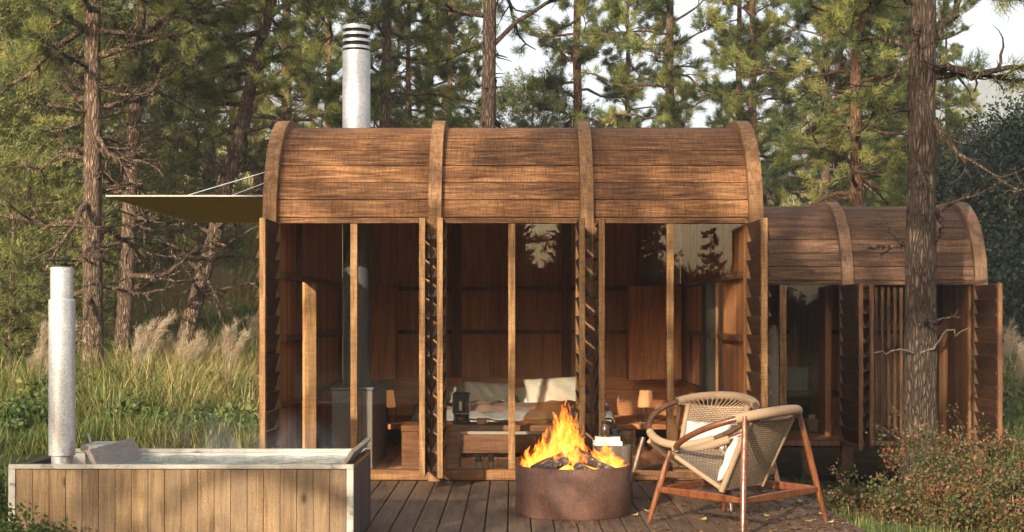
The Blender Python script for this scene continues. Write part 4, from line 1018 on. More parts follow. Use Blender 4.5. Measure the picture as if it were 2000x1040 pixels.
def bushy_meshes(seed, H, r0, rad, n_tuft, per=16, ln=.10, w=.012, shape='cone', gaps=.5, leaf=False, sp=.8):
    """a conifer or broad-leaved tree leafy from the ground, crown filled by clumps"""
    rg = np.random.default_rng(seed); tb = Tubes(); zs = np.linspace(-.3, H * .92, 12)
    tr = np.stack([np.cumsum(rg.normal(0, .03, 12)), np.cumsum(rg.normal(0, .03, 12)), zs], 1); tb.add(tr, r0 * (1 - .85 * np.clip(zs / H, 0, 1)), 8)
    nc = n_tuft // 22; P = []; D = []
    for c in range(nc):
        f = rg.uniform(0.02, 1) ** .85; z = H * f
        R_ = rad * ((1 - f) ** .75 * .95 + .06 if shape == 'cone' else math.sqrt(max(.02, 1 - (2 * f - 1) ** 2)) if shape == 'round' else (.55 + .45 * math.sin(f * 9 + seed)) * (1 - f) ** .5)
        a = rg.uniform(0, 6.28); rr = R_ * rg.uniform(.55, 1.08) * (1 + .22 * math.sin(a * 3 + f * 8 + seed))
        cp = np.array([rr * math.cos(a), rr * math.sin(a), z]); d0 = np.array([math.cos(a), math.sin(a), .45 + .5 * f])
        q0 = np.array([np.interp(z * .85, zs, tr[:, 0]), np.interp(z * .85, zs, tr[:, 1]), z * .85])
        if c % 3 == 0: tb.add(np.array([q0, (q0 + cp) / 2 + rg.normal(0, .08, 3), cp]), [r0 * .25 * (1.1 - f), r0 * .14 * (1.1 - f), .006], 4)
        s_ = rad * rg.uniform(.10, .22); pts = cp + rg.normal(0, 1, (22, 3)) * np.array([s_, s_, s_ * .55]); P.append(pts); D.append(np.repeat(d0[None], 22, 0) * .8)
    P = np.concatenate(P); D = np.concatenate(D)
    ctone = np.repeat(rg.uniform(.1, .9, nc), 22)
    if leaf: V, F_, tone = leaves(P, per, ln, w, rg, ctone); return tb.mesh('trunk'), mesh_np('crown', V, [F_], tone=tone)
    V, _ = needles(P, D, per, ln, w, rg, spread=sp); tone = np.clip(np.repeat(ctone, per) * .7 + .15 + rg.normal(0, .12, len(V) // 3), 0, 1)
    return tb.mesh('trunk'), tri_mesh('crown', V, tone)
def leaves(P, per, ln, w, rg, ctone, droop=.3, jit=1.0):
    T = len(P); P = np.repeat(P, per, 0); N = len(P); p = P + rg.normal(0, ln * 1.2 * jit, P.shape)
    d = rg.normal(0, 1, p.shape); d[:, 2] -= droop; d /= np.linalg.norm(d, axis=1)[:, None]; s = np.cross(d, rg.normal(0, 1, p.shape)); s /= np.linalg.norm(s, axis=1)[:, None]
    nn = np.cross(d, s); L = ln * rg.uniform(.6, 1.2, (N, 1)); W = w * rg.uniform(.7, 1.2, (N, 1))
    V = np.stack([p, p + d * L * .45 + s * W / 2 + nn * W * .12, p + d * L, p + d * L * .45 - s * W / 2 + nn * W * .12], 1).reshape(-1, 3)
    return V, np.arange(N * 4).reshape(-1, 4), np.clip(np.repeat(ctone, per) * .6 + rg.normal(.2, .2, N), 0, 1)

PROTO = {}
def proto(key, fn, bark_m, leaf_m):
    a, b = fn; a.materials.append(M[bark_m]); b.materials.append(M[leaf_m]); a.polygons.foreach_set('use_smooth', [True] * len(a.polygons)); PROTO[key] = (a, b)
def tree(key, px, Y, label, cat='pine tree', group='pine trees around the cabins', sc_=1.0, rz=0.0, name='pine_tree', x=None, dz=0.0):
    X = x if x is not None else (px - 1000) * Y / F; z = float(gh(X, Y)) + dz
    c = thing(name, (X, Y, z), label, cat, group, rz=rz); c.scale = (sc_, sc_, sc_); a, b = PROTO[key]
    for nm, me in (('trunk', a), ('crown', b)):
        o = bpy.data.objects.new(nm, me); COL.objects.link(o); o.parent = c
    return c
# named near pines, each grown for its own place
proto('big', pine_meshes(31, 13, .19, 2.0, 4.3, 2.6, 40, per=16, ln=.15, w=.007, wob=.05, dead=.7, subs=9, bmul=1.25), 'barkdark', 'needle')
proto('t1', pine_meshes(11, 15, .165, 1.8, 5.6, 2.7, 100, per=16, ln=.15, w=.009, wob=.05, subs=10, dead=1.1, bmul=1.35), 'bark', 'needle')
proto('t2', pine_meshes(12, 15, .15, 1.8, 5.3, 2.6, 90, per=16, ln=.15, w=.009, lean=(.055, 0), wob=.05, subs=10, dead=1.1, bmul=1.35), 'bark', 'needle')
proto('t3', pine_meshes(13, 13, .165, 1.6, 4.8, 2.9, 84, per=16, ln=.15, w=.009, lean=(.23, .03), wob=.17, subs=8, bmul=1.2), 'bark', 'needle')
proto('t5', pine_meshes(15, 15, .165, 3.0, 6.4, 2.8, 46, per=16, ln=.15, w=.009, lean=(.015, 0), wob=.03, bmul=1.2), 'barkdark', 'needle')
proto('a', pine_meshes(21, 15, .17, 2.0, 3.2, 3.2, 62, per=22, ln=.17, w=.014, wob=.08, subs=7), 'barkred', 'needle')
proto('b', pine_meshes(22, 14, .16, 2.2, 3.8, 3.0, 52, per=22, ln=.17, w=.014, wob=.10, subs=6), 'bark', 'needle')
proto('c', pine_meshes(23, 16, .17, 1.2, 2.2, 3.5, 78, per=24, ln=.18, w=.015, wob=.06, subs=7, conical=.62), 'bark', 'needleblue')
proto('d', pine_meshes(24, 12, .13, 1.0, 2.0, 2.6, 60, per=22, ln=.16, w=.014, wob=.12, subs=7, conical=.6), 'barkred', 'needle')
proto('jun', bushy_meshes(41, 8.5, .14, 2.5, 5200, per=13, ln=.17, w=.020, shape='cone', sp=.7), 'bark', 'juniper')
proto('jun2', bushy_meshes(42, 6.0, .12, 2.2, 4200, per=13, ln=.15, w=.018, shape='round', sp=.8), 'bark', 'juniper')
proto('leafy', bushy_meshes(44, 5.9, .09, 2.0, 1900, per=5, ln=.10, w=.06, shape='round', leaf=True), 'bark', 'broad')
proto('dark', bushy_meshes(43, 7.0, .16, 3.0, 5200, per=9, ln=.13, w=.07, shape='round', leaf=True), 'barkdark', 'darkleaf')

bp = tree('big', 1797, 15.6, 'big dark trunked pine standing in front of the small cabin, nearest the camera', rz=0.0)
def limbs(root, specs, Y):
    o0 = root.location; rg = np.random.default_rng(6)
    for pts, r0, r1, twigs, mat in specs:
        tb = Tubes(); P = [np.array(at(x, y, Y + dy) - o0) for x, y, dy in pts]; Q = []
        for a, b in zip(P, P[1:]):
            for f in (0, .33, .66): Q.append(a + (b - a) * f + rg.normal(0, .012, 3))
        Q.append(P[-1]); Q = np.array(Q); tb.add(Q, np.linspace(r0, r1, len(Q)), 7)
        for k in range(twigs):
            j = rg.integers(len(Q) // 4, len(Q)); d = Q[-1] - Q[max(0, j - 3)]; d /= np.linalg.norm(d) + 1e-9; e = d + rg.normal(0, .7, 3); e /= np.linalg.norm(e); L = rg.uniform(.2, .65); sp = [Q[j]]
            for q in range(6): e = e + rg.normal(0, .35, 3); e /= np.linalg.norm(e); sp.append(sp[-1] + e * L / 6)
            tb.add(np.array(sp), np.linspace(max(r1, r0 * .35), .002, 7), 4)
        o = link('branch', tb.mesh('branch'), mat, root, True)
limbs(bp, [([(1815, 150, 0), (1850, 128, -.1), (1900, 150, -.2), (1950, 138, -.2), (2010, 126, -.2)], .055, .022, 16, 'barkdark'),
           ([(1815, 215, 0), (1840, 262, -.2), (1870, 300, -.2), (1920, 330, -.3), (1990, 372, -.3)], .030, .006, 16, 'bark'),
           ([(1815, 110, 0), (1835, 60, .1), (1870, 20, .2), (1890, -30, .2)], .04, .02, 8, 'barkdark'),
           ([(1815, 490, 0), (1828, 470, -.2), (1843, 442, -.25)], .028, .020, 0, 'barkdark'),
           ([(1775, 490, 0), (1760, 468, -.1), (1738, 458, -.2), (1720, 450, -.2)], .016, .004, 1, 'barkdark'),
           ([(1790, 690, -.15), (1760, 680, -.2), (1730, 690, -.25), (1706, 690, -.3)], .012, .006, 0, 'stump'),
           ([(1800, 690, -.15), (1832, 672, -.2), (1846, 645, -.25), (1866, 652, -.3), (1894, 640, -.3)], .012, .005, 0, 'stump'),
           ([(1780, 100, 0), (1750, 150, -.1), (1700, 170, -.2), (1650, 160, -.3)], .022, .008, 8, 'bark'),
           ([(1780, 0, 0), (1740, -20, -.1), (1660, -40, -.2)], .06, .03, 5, 'barkdark')], 15.6)
tree('t1', 180, 22.0, 'straight thick trunked pine just right of the galvanised tub flue', rz=0)
tree('t2', 232, 25.0, 'slimmer pine directly behind the straight thick pine on the left', rz=0)
tree('t3', 338, 26.0, 'crooked pine leaning right over the end of the canopy', rz=0)
tree('t5', 945, 24.5, 'dark bare trunk rising behind the middle of the big cabin roof', rz=0)
tree('b', 757, 31, 'reddish pine trunk just right of the roof chimney', rz=R(80))
tree('a', 1128, 39, 'lacy pine showing above the roof between the second and third ribs', rz=R(20))
tree('b', 1306, 35, 'pine with a dark straight trunk above the right roof bay', rz=R(250))
tree('d', 1442, 46, 'thin pine seen above the right end rib of the big roof', rz=R(120), sc_=1.15)
tree('a', 1672, 31, 'sunlit red barked pine above the left half of the small roof', rz=R(150))
tree('c', 1640, 40, 'dark full pine right behind the sunlit red barked pine', rz=R(10))
tree('c', 1715, 50, 'dense far pine above the middle of the small roof', rz=R(210), sc_=.95)
tree('jun2', 1045, 42, 'rounded light green juniper peeping over the middle of the big roof', 'juniper', 'junipers on the meadow', name='juniper', sc_=1.05)
tree('dark', 1975, 34, 'dark broad leaved tree at the right edge behind the small cabin', 'tree', None, name='leafy_tree', sc_=.76)
tree('dark', 2120, 27, 'dark broad leaved tree cut off by the right edge of the picture', 'tree', None, name='leafy_tree', rz=2.0, sc_=.8)
for key, px, Y, sc_, rz, lab in (
    ('jun', 60, 30, 1.0, 0, 'tall yellow green juniper at the far left behind the flue'),
    ('jun', -60, 27, 1.0, 2, 'juniper cut off by the left edge of the picture'),
    ('jun2', 130, 33, 1.2, 1, 'round juniper filling the space left of the straight pine'),
    ('jun', 330, 36, .95, 4, 'juniper between the second and the leaning pine'),
    ('jun2', 20, 25, .72, 3, 'low juniper in front of the far left trees')):
    tree(key, px, Y, lab, 'juniper', 'junipers on the meadow', sc_, rz, 'juniper')
for key, px, Y, sc_, rz, lab in (
    ('b', 105, 48, 1.1, 2.0, 'pine behind the junipers at the left'),
    ('b', 300, 40, 1.05, 3.0, 'pine crown between the two left trunks'),
    ('b', 405, 38, 1.05, 4.0, 'dark pine left of the leaning pine crown'),
    ('a', 505, 42, 1.1, 5.2, 'dark pine above the canopy cables'),
    ('a', 560, 36, .95, 2.4, 'pine filling the space left of the roof chimney'),
    ('d', 640, 33, .85, 1.1, 'short pine directly left of the roof chimney'),
    ('d', 800, 34, .80, 3.9, 'bushy young pine right of the roof chimney'),
    ('c', 840, 50, .92, .4, 'distant pine above the second roof rib'),
    ('d', 880, 40, .82, 5.0, 'small pine left of the dark bare trunk'),
    ('d', 1225, 44, .98, 2.2, 'dark pine left of the pine with the straight trunk'),
    ('a', 1470, 43, 1.0, 3.1, 'tall pine right of the end rib of the big roof'),
    ('b', 1615, 38, 1.0, 1.3, 'sunlit pine crown above the gap between the roofs'),
    ('c', 1730, 44, .95, 4.4, 'dark pine left of the big near trunk'),
    ('b', 1790, 36, .80, 5.5, 'pine hidden partly by the big near trunk'),
    ('a', 1850, 50, .62, 2.9, 'far pine low behind the dark broad leaved tree'),
    ('a', 455, 60, .9, 1.9, 'far pine beyond the meadow left of the big cabin')):
    tree(key, px, Y, lab, 'pine tree', 'pine trees of the wood', sc_, rz)
# trees behind the camera: they throw the dappled shade and stand in the window reflections
k_ = 0
for key, x, y, sc_, rz, lab in (
    ('leafy', -9.75, -4.6, 1.12, .3, 'sparse leafy tree behind the camera shading the tub'),
    ('leafy', -2.9, -2.6, .56, 2.3, 'small leafy tree right behind the camera, mirrored in the left window'),
    ('t5', -10.7, -5.8, 1.5, 1.2, 'straight pine behind the camera shading the left roof bay'),
    ('t1', -5.7, -1.9, 1.3, 2.2, 'tall pine behind the camera shading the right roof bays'),
    ('a', -1.2, -3.2, .75, 4.2, 'unseen pine added close behind the camera to shade the right hand shrubs'),  # out of view, added to put the shrubs in shade
    ('b', -19, -22, 1.0, 2.0, 'pine standing far behind the camera at the left'),
    ('a', -9, -32, .95, .5, 'pine behind the camera mirrored in the middle window'),
    ('c', -3.5, -42, .62, 4.5, 'low pine behind the camera, first of the mirrored row'),
    ('d', 3.9, -40, .6, 1.5, 'low pine behind the camera, second of the mirrored row'),
    ('c', 7, -44, .5, 2.5, 'low pine behind the camera, third of the mirrored row'),
    ('d', 9.3, -42, .52, 3.5, 'pine behind the camera, fourth of the mirrored row'),
    ('c', 19, -46, .6, 5.5, 'pine behind the camera, fifth of the mirrored row'),
    ('c', -15, -46, .9, 5.9, 'pine behind the camera, leftmost of the mirrored row')):
    tree(key, 0, y, lab, 'pine tree', 'pine trees behind the camera', sc_, rz, x=x)

def wood_behind():
    rg = np.random.default_rng(15); P = []; D = []; ct = []
    for k in range(64):
        x = -60 + 120 * (k + rg.uniform(0, 1)) / 64; y = -50 + rg.normal(0, 2); h = 12.0 + 1.2 * math.sin(k * .9) + rg.uniform(-.8, 1.6); r_ = 1.9
        for xa, xb, hh in ((1.3, 2.9, 4.3), (8.6, 12.0, 4.0), (15.5, 19.5, 2.2)):
            if xa - .9 < x < xb + .9: h = hh + rg.uniform(-.3, .5)
        for c in range(int(60 + 34 * h)):
            f = rg.uniform(0, 1); a = rg.uniform(0, 6.28); rr = r_ * ((1 - f) ** .7 + .05) * rg.uniform(.3, 1.1)
            cp = np.array([x + rr * math.cos(a), y + rr * math.sin(a), h * f - .6]); P.append(cp + rg.normal(0, .32, (9, 3))); D.append(np.repeat(np.array([[math.cos(a), math.sin(a), .5]]), 9, 0))
    V, tn = needles(np.concatenate(P), np.concatenate(D), 3, .55, .16, rg); tag(link('wood_edge', tri_mesh('wood_edge', V, tn), 'darkleaf'), 'distant wood edge behind the camera, mirrored in the windows', 'wood', kind='stuff')
wood_behind()
# grass ------------------------------------------------------------
def blades(C, H, Wd, az, bend, tone, seg=3):
    """curved tapering blades: root C, height H, lean direction az, bend amount"""
    N = len(C); V = []; dx = np.cos(az); dy = np.sin(az); sx, sy = -dy, dx
    for j in range(seg):
        f = j / seg; w = Wd * (1 - f * .75) / 2; off = bend * H * f ** 1.8; z = H * (f - .28 * bend * f ** 2.5)
        c = np.stack([C[:, 0] + dx * off, C[:, 1] + dy * off, C[:, 2] + z], 1); s = np.stack([sx * w, sy * w, 0 * w], 1); V += [c - s, c + s]
    off = bend * H; V.append(np.stack([C[:, 0] + dx * off, C[:, 1] + dy * off, C[:, 2] + H * (1 - .28 * bend) * (1 - .12 * bend)], 1))
    V = np.stack(V, 1); K = seg * 2 + 1; b = np.arange(N)[:, None] * K; Q = []
    for j in range(seg - 1): Q.append(b + np.array([[2 * j, 2 * j + 1, 2 * j + 3, 2 * j + 2]]))
    T = b + np.array([[2 * seg - 2, 2 * seg - 1, 2 * seg]])
    Q = np.concatenate(Q); return V.reshape(-1, 3), Q, T, np.concatenate([np.tile(tone, seg - 1), tone])
def clumps(rg, X, Y, hgt, per, tone0, wd, rad=.12, zoff=0.0, bendr=(.2, .9)):
    n = len(X); i = np.repeat(np.arange(n), per); N = len(i); a = rg.uniform(0, 6.28, N); r = rad * np.sqrt(rg.uniform(0, 1, N))
    x = X[i] + r * np.cos(a); y = Y[i] + r * np.sin(a); C = np.stack([x, y, gh(x, y) + zoff - .02], 1); hh = hgt[i] * rg.uniform(.5, 1.1, N)
    return blades(C, hh, wd * rg.uniform(.6, 1.3, N), a + rg.normal(0, .5, N), rg.uniform(bendr[0], bendr[1], N), np.clip(tone0[i] + rg.normal(0, .10, N), 0, 1))
def join(parts):
    V = []; Q = []; T = []; tq = []; tt = []; o = 0
    for v, q, t_, tn in parts: V.append(v); Q.append(q + o); T.append(t_ + o); tq.append(tn[:len(q)]); tt.append(tn[len(q):]); o += len(v)
    return np.concatenate(V), np.concatenate(Q), np.concatenate(T), np.concatenate(tq + tt)
def grass():
    rg = np.random.default_rng(77); parts = []
    def region(n, pxa, pxb, ya, yb, hl, hh, per, wd, dry=.35, pw=1.0, bendr=(.2, .9), rad=.14):
        Y = ya + (yb - ya) * rg.uniform(0, 1, n) ** pw; X = (rg.uniform(pxa, pxb, n) - 1000) * Y / F
        patch = .5 + .5 * np.sin(X * .9 + 1.3 * np.sin(Y * .5)) * np.cos(Y * .35 + X * .3); tone = np.clip(.20 + dry * patch + rg.normal(0, .20, n), 0, 1)
        ok = ~((X > -3.55) & (X < 2.4) & (Y < 12.6)) & ~((X > -2.35) & (X < 2.35) & (Y > 12.3) & (Y < 17.7)) & ~((X > 2.3) & (X < 5.95) & (Y > 16.9) & (Y < 21.8))
        X, Y, tone = X[ok], Y[ok], tone[ok]; hm = .55 + .75 * np.clip(.5 + .6 * np.sin(X * 1.7 + 2.1 * np.sin(Y * .8 + 1)) * np.sin(Y * 1.1 + X * .6), 0, 1); parts.append(clumps(rg, X, Y, rg.uniform(hl, hh, len(X)) * hm, per, tone, wd, rad, bendr=bendr))
    region(1500, -60, 560, 15.5, 21, .25, .62, 20, .014, .35)
    region(150, -60, 560, 17, 22, .7, 1.15, 40, .017, .5, rad=.20)
    region(1900, -60, 560, 20, 32, .55, 1.15, 24, .021, .85)
    region(2300, -60, 620, 31, 48, .6, 1.2, 18, .034, .9)
    region(1300, 200, 2100, 48, 92, .6, 1.0, 16, .045, .8, rad=.4)
    region(900, 1430, 2060, 22, 40, .5, 1.0, 24, .016, .35)
    region(260, 1925, 2060, 15.5, 23, .5, .9, 28, .012, .3)
    region(420, 1640, 2060, 8.9, 13.5, .10, .24, 26, .005, .25)
    region(300, 1560, 2060, 12.5, 17, .08, .2, 22, .007, .2)
    region(60, -90, 14, 8.8, 15, .3, .55, 30, .007, .35)
    V, Q, T, tone = join(parts)
    o = link('grass', mesh_np('grass', V, [Q, T], tone=tone), 'grass'); tag(o, 'long wild grass covering the slopes around both cabins', 'grass', kind='stuff')
grass()
def plume_grass(px, py, Y, sc_, lab, seed):
    rg = np.random.default_rng(seed); X = (px - 1000) * Y / F; z = float(gh(X, Y)); c = thing('plume_grass', (X, Y, z), lab, 'ornamental grass', 'feathery plume grass clumps')
    n = 150; a = rg.uniform(0, 6.28, n); C = np.stack([.10 * np.cos(a), .10 * np.sin(a), np.zeros(n) - .03], 1)
    v, q, t_, tn = blades(C, sc_ * rg.uniform(.7, 1.25, n), .016 * np.ones(n), a, rg.uniform(.4, 1.1, n), np.clip(rg.normal(.5, .15, n), 0, 1))
    link('blade_tuft', mesh_np('blade_tuft', v, [q, t_], tone=tn), 'grass', c)
    V = []; tb = Tubes(); TP = []; TD = []
    for k in range(11):
        a = rg.uniform(-.35, .75); Hh = sc_ * rg.uniform(1.0, 1.45); bx, by = math.sin(a), rg.normal(0, .3); bx += .25
        pts = np.array([[bx * Hh * .34 * f ** 2, by * Hh * .3 * f ** 2, Hh * (f - .16 * f ** 4)] for f in np.linspace(0, 1, 9)]); tb.add(pts, np.linspace(.004, .0015, 9), 3)
        for f in np.linspace(.68, 1, 13):
            i = f * 8; p = pts[int(i)] + (pts[min(8, int(i) + 1)] - pts[int(i)]) * (i - int(i)); TP.append(p); d = pts[8] - pts[6]; TD.append(d / np.linalg.norm(d))
    link('stem', tb.mesh('stem'), 'plume', c)
    V, tn = needles(np.array(TP), np.array(TD) * 1.0, 9, .11, .006, rg, spread=.38, droop=.35); link('plume', tri_mesh('plume', V, tn), 'plume', c)
for i, (px, Y, s_, lab) in enumerate(((295, 23.5, .95, 'pale plume grass between the second and the leaning pine trunk'), (270, 25.5, 1.05, 'plume grass close behind the second pine trunk'), (390, 24.5, .9, 'plume grass right of the foot of the leaning pine'),
    (60, 22, .9, 'plume grass just left of the galvanised flue'), (490, 29, 1.0, 'plume grass beside the left wall of the big cabin'),
    (1930, 23.5, 1.15, 'plume grass against the dark tree right of the small cabin'), (1980, 22.5, 1.1, 'plume grass at the right edge of the picture'), (1955, 26, 1.2, 'tallest plume grass right of the small cabin roof'), (415, 33, 1.0, 'plume grass up the slope behind the leaning pine'), (262, 20.5, 1.25, 'tall pale plume grass right beside the straight pine trunk'), (75, 19.5, 1.15, 'leaning plume grass close left of the flue'),
    (440, 21, 1.2, 'large plume grass nearest the left wall of the big cabin'), (355, 22, 1.05, 'plume grass in front of the foot of the leaning pine'))):
    plume_grass(px, 0, Y, s_, lab, 200 + i)

def ground_cover():
    rg = np.random.default_rng(5); Vs = []; Fs = []; tn = []; o = 0
    for n, pa, pb, ya, yb, hz, ln, w in ((300, -40, 520, 19.5, 22.5, .45, .105, .065), (170, -40, 520, 16.5, 19.5, .25, .10, .06), (160, 1930, 2060, 17, 24, .6, .13, .08)):
        Y = rg.uniform(ya, yb, n); X = (rg.uniform(pa, pb, n) - 1000) * Y / F; P = np.stack([X, Y, gh(X, Y) + rg.uniform(.05, hz, n)], 1)
        V, F_, t_ = leaves(P, 7, ln, w, rg, rg.uniform(.2, .9, n), droop=.1); Vs.append(V); Fs.append(F_ + o); tn.append(t_); o += len(V)
    ob = link('undergrowth', mesh_np('undergrowth', np.concatenate(Vs), [np.concatenate(Fs)], tone=np.concatenate(tn)), 'broad'); tag(ob, 'low broad leaved undergrowth among the grass', 'undergrowth', kind='stuff')
ground_cover()
def shrub(px, Y, h, rad, lab, seed, nst=10, mat='redleaf', ln=.036, w=.022, per=4, name='shrub', group='red leaved shrubs in the foreground', cat='shrub', dens=1.0):
    rg = np.random.default_rng(seed); X = (px - 1000) * Y / F; c = thing(name, (X, Y, float(gh(X, Y))), lab, cat, group); tb = Tubes(); TP = []
    for k in range(nst):
        a = rg.uniform(0, 6.28); d = np.array([math.cos(a) * rad / h * .75, math.sin(a) * rad / h * .75, 1.0]); p = np.array([rg.normal(0, .04), rg.normal(0, .04), -.05]); pts = [p]; L = h * rg.uniform(.65, 1.05)
        for j in range(8): d = d + rg.normal(0, .22, 3); d[2] = max(d[2], .25); e = d / np.linalg.norm(d); pts.append(pts[-1] + e * L / 8)
        pts = np.array(pts); tb.add(pts, np.linspace(.009, .002, 9), 5)
        for s_ in range(int(9 * dens)):
            j = rg.integers(2, 9); e = rg.normal(0, 1, 3); e[2] = abs(e[2]) * .6 + .2; e /= np.linalg.norm(e); l2 = L * rg.uniform(.12, .34); sp = [pts[j]]
            for q in range(4): e = e + rg.normal(0, .3, 3); e /= np.linalg.norm(e); sp.append(sp[-1] + e * l2 / 4)
            sp = np.array(sp); tb.add(sp, np.linspace(.004, .0012, 5), 3)
            for q in range(1, 5): TP.append(sp[q]); TP.append((sp[q] + sp[q - 1]) / 2)
    link('branch', tb.mesh('branch'), 'bark', c); TP = np.array(TP); reg = .5 + .5 * np.sin(TP[:, 0] * 9 + seed) * np.cos(TP[:, 2] * 11)
    V, F_, t_ = leaves(TP, per, ln, w, rg, np.clip(reg * .7 + rg.uniform(0, .5, len(TP)), 0, 1), jit=.9)
    link('foliage', mesh_np('foliage', V, [F_], tone=t_), mat, c)
for i, a in enumerate(((1800, 13.3, 1.12, .42, 'tall red tinged shrub growing in front of the big pine trunk'), (1890, 14.2, 1.05, .62, 'wide shrub at the right end of the small cabin'), (1985, 13.6, 1.0, .5, 'shrub cut off by the right edge of the picture'),
    (1690, 11.6, .50, .38, 'low red leaved shrub beside the corner of the deck'), (1770, 11.0, .52, .42, 'low shrub in front of the tall shrub at the big pine'), (1870, 10.6, .55, .45, 'low shrub in the bottom right, left of the corner'), (1960, 10.2, .62, .40, 'shrub in the bottom right corner of the picture'), (1850, 12.3, .8, .45, 'shrub in the middle of the right hand thicket'))):
    shrub(a[0], a[1], a[2] * (1.0 if a[2] > .7 else .85), a[3] * .85, a[4], 300 + i, nst=12 if a[2] > .7 else 9, dens=1.0)
for i, (px, Y, h_, r_, lab) in enumerate(((40, 17.2, .62, .40, 'broad leaved bush in the grass at the far left behind the flue'), (255, 17.0, .48, .42, 'broad leaved bush right of the straight pine foot'), (330, 16.6, .42, .4, 'low broad leaved bush behind the wooden backrest'),
    (425, 17.4, .5, .42, 'broad leaved bush below the leaning pine'), (505, 16.9, .45, .32, 'broad leaved bush touching the left corner of the big cabin'), (120, 18.4, .7, .4, 'dark bush just behind the galvanised flue'))):
    shrub(px, Y, h_, r_, lab, 340 + i, nst=9, mat='broad', ln=.085, w=.055, per=2, name='bush', group='broad leaved bushes in the long grass', cat='bush')
shrub(60, 8.35, .42, .22, 'small green plant in front of the left end of the tub', 320, nst=7, mat='broad', name='small_plant', group=None, cat='plant')
shrub(-6, 9.4, .62, .18, 'leafy plant left of the tub corner', 321, nst=7, mat='broad', name='small_plant', group=None, cat='plant')

def fallen():
    rg = np.random.default_rng(9); n = 1700; V = []; Q = []; tone = []
    def leafgeo(x, y, z, s, a, curl, t_):
        b = len(V); ca, sa = math.cos(a), math.sin(a)
        prof = [(-1, 0), (-.5, .42), (0, .55), (.5, .38), (1, 0)]
        for f, w in prof:
            zz = curl * (f * f) * s
            for sd_ in (-1, 0, 1):
                lx, ly = f * s, sd_ * w * s; V.append((x + lx * ca - ly * sa, y + lx * sa + ly * ca, z + zz + abs(sd_) * w * s * curl * .9))
        for i in range(4):
            for k in range(2): q = b + i * 3 + k; Q.append((q, q + 1, q + 4, q + 3)); tone.append(t_)
    for k in range(n):
        if rg.random() < .55: x = 2.35 - abs(rg.normal(0, .45)); y = rg.uniform(8.6, 12.2)
        elif rg.random() < .5: x = rg.uniform(2.3, 3.6); y = rg.uniform(9, 15)
        else: x = rg.uniform(.2, 2.2); y = rg.uniform(9.3, 11.2)
        on = x < 2.31; z = .003 if on else float(gh(x, y)) + .02
        leafgeo(x, y, z, rg.uniform(.010, .024), rg.uniform(0, 6.28), rg.uniform(.05, .6), rg.uniform(0, .75))
    me = mesh_np('leaf_litter', V, [np.array(Q)], tone=tone); tag(link('leaf_litter', me, 'dryleaf', smooth=True), 'small dry leaves and crumbs scattered over the right edge of the deck', 'leaf litter', kind='stuff')
    V.clear(); Q.clear(); tone.clear(); leafgeo(0, 0, 0, .045, 0, .55, .95); me = mesh_np('fallen_leaf', V, [np.array(Q)], tone=tone); me.materials.append(M['dryleaf']); me.polygons.foreach_set('use_smooth', [True] * 8)
    where = ('in front of the near armchair', 'between the fire bowl and the near armchair', 'under the back stretcher of the near armchair', 'just inside the right back leg of the near armchair', 'left of the straight back leg of the near armchair',
             'just right of the right back leg of the near armchair', 'close to the foot of the fire bowl', 'on the boards at the right edge of the deck', 'farthest right, off the corner of the deck', 'under the near armchair')
    for wh, (px, py, s_, a) in zip(where, ((1372, 1020, 1.1, .9), (1268, 1003, 1.0, 2.5), (1530, 975, .9, .3), (1560, 985, 1.1, 1.2), (1500, 1012, .9, 2.2), (1578, 1022, .8, .1), (1240, 1010, .8, 3.9), (1605, 1008, .9, 5), (1620, 1025, 1.0, .6), (1425, 1000, .8, 4))):
        Y = H0 * F / (py - HY); o = bpy.data.objects.new('fallen_leaf', me); COL.objects.link(o); o.location = ((px - 1000) * Y / F, Y, .004); o.scale = (s_,) * 3; o.rotation_euler = (0, 0, a)
        tag(o, 'curled yellow leaf ' + wh, 'leaf', 'curled fallen leaves on the deck')
fallen()

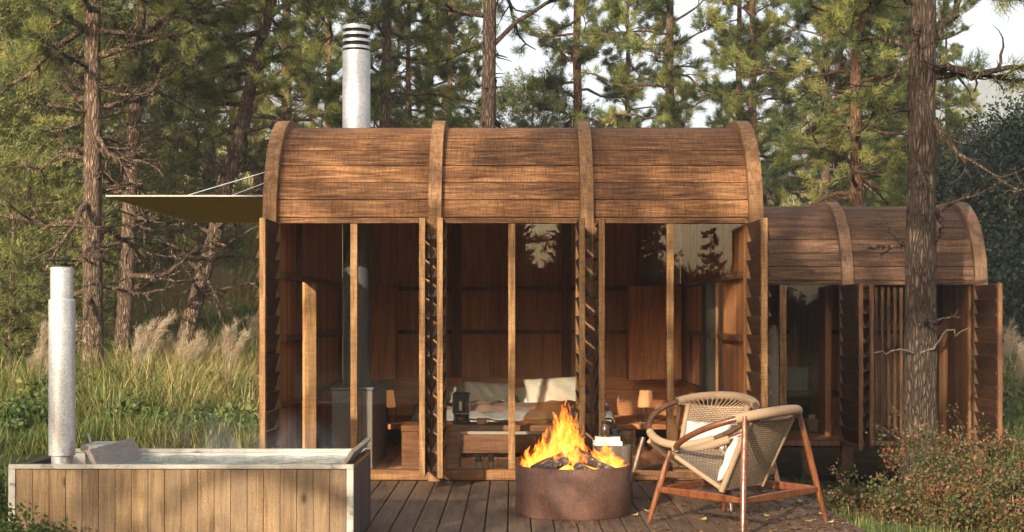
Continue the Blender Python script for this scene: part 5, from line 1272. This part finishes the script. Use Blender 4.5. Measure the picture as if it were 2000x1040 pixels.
# ------------------------------------------------------------------ air
def steam():
    x0, x1, y0, y1, z0, z1 = -2.45, -1.05, 9.0, 9.75, .475, .86
    mb = MB().box(x0, x1, y0, y1, z0, z1); o = mb.build('steam', None, None)
    m = bpy.data.materials.new('steam_air'); m.use_nodes = True; nt = m.node_tree; nt.nodes.clear(); N = nt.nodes.new; L = nt.links.new
    out = N('ShaderNodeOutputMaterial'); p = N('ShaderNodeVolumePrincipled'); tc = N('ShaderNodeTexCoord'); mp = N('ShaderNodeMapping'); mp.inputs['Scale'].default_value = (1, 1, .45)
    L(tc.outputs['Object'], mp.inputs[0]); n = N('ShaderNodeTexNoise'); n.inputs['Scale'].default_value = 7; n.inputs['Detail'].default_value = 4; n.inputs['Distortion'].default_value = 1.0; L(mp.outputs[0], n.inputs['Vector'])
    r = N('ShaderNodeValToRGB'); r.color_ramp.elements[0].position = .50; r.color_ramp.elements[1].position = .72; L(n.outputs['Fac'], r.inputs[0])
    g = N('ShaderNodeTexCoord'); sx = N('ShaderNodeSeparateXYZ'); L(g.outputs['Generated'], sx.inputs[0])
    def mul(a, b, op='MULTIPLY'):
        q = N('ShaderNodeMath'); q.operation = op
        for i, v in enumerate((a, b)):
            if isinstance(v, (int, float)): q.inputs[i].default_value = v
            else: L(v, q.inputs[i])
        return q.outputs[0]
    h = mul(mul(1.0, sx.outputs['Z'], 'SUBTRACT'), 1.0); ex = mul(mul(sx.outputs['X'], mul(1.0, sx.outputs['X'], 'SUBTRACT')), 4.0)
    L(mul(mul(mul(r.outputs[0], mul(h, h)), ex), 2.6), p.inputs['Density']); p.inputs['Color'].default_value = (.95, .95, .95, 1); L(p.outputs[0], out.inputs['Volume'])
    o.data.materials.append(m); tag(o, 'thin white steam rising from the hot water of the tub', 'steam', kind='stuff')
steam()
def haze():
    me = bpy.data.meshes.new('haze'); V = [(x, y, z) for z in (-40, 285) for x, y in ((-1150, -380), (1150, -380), (1150, 1450), (-1150, 1450))]
    me.from_pydata(V, [], [(0, 3, 2, 1), (4, 5, 6, 7), (0, 1, 5, 4), (1, 2, 6, 5), (2, 3, 7, 6), (3, 0, 4, 7)])
    m = bpy.data.materials.new('haze_air'); m.use_nodes = True; nt = m.node_tree; nt.nodes.clear(); o_ = nt.nodes.new('ShaderNodeOutputMaterial'); p = nt.nodes.new('ShaderNodeVolumePrincipled')
    p.inputs['Color'].default_value = (.90, .94, 1, 1); p.inputs['Density'].default_value = .0008; p.inputs['Anisotropy'].default_value = .0
    nt.links.new(p.outputs[0], o_.inputs['Volume']); me.materials.append(m); o = bpy.data.objects.new('haze', me); COL.objects.link(o); tag(o, 'pale bluish evening haze in the air', 'haze', kind='stuff')
USE_HAZE = True
if USE_HAZE: haze()
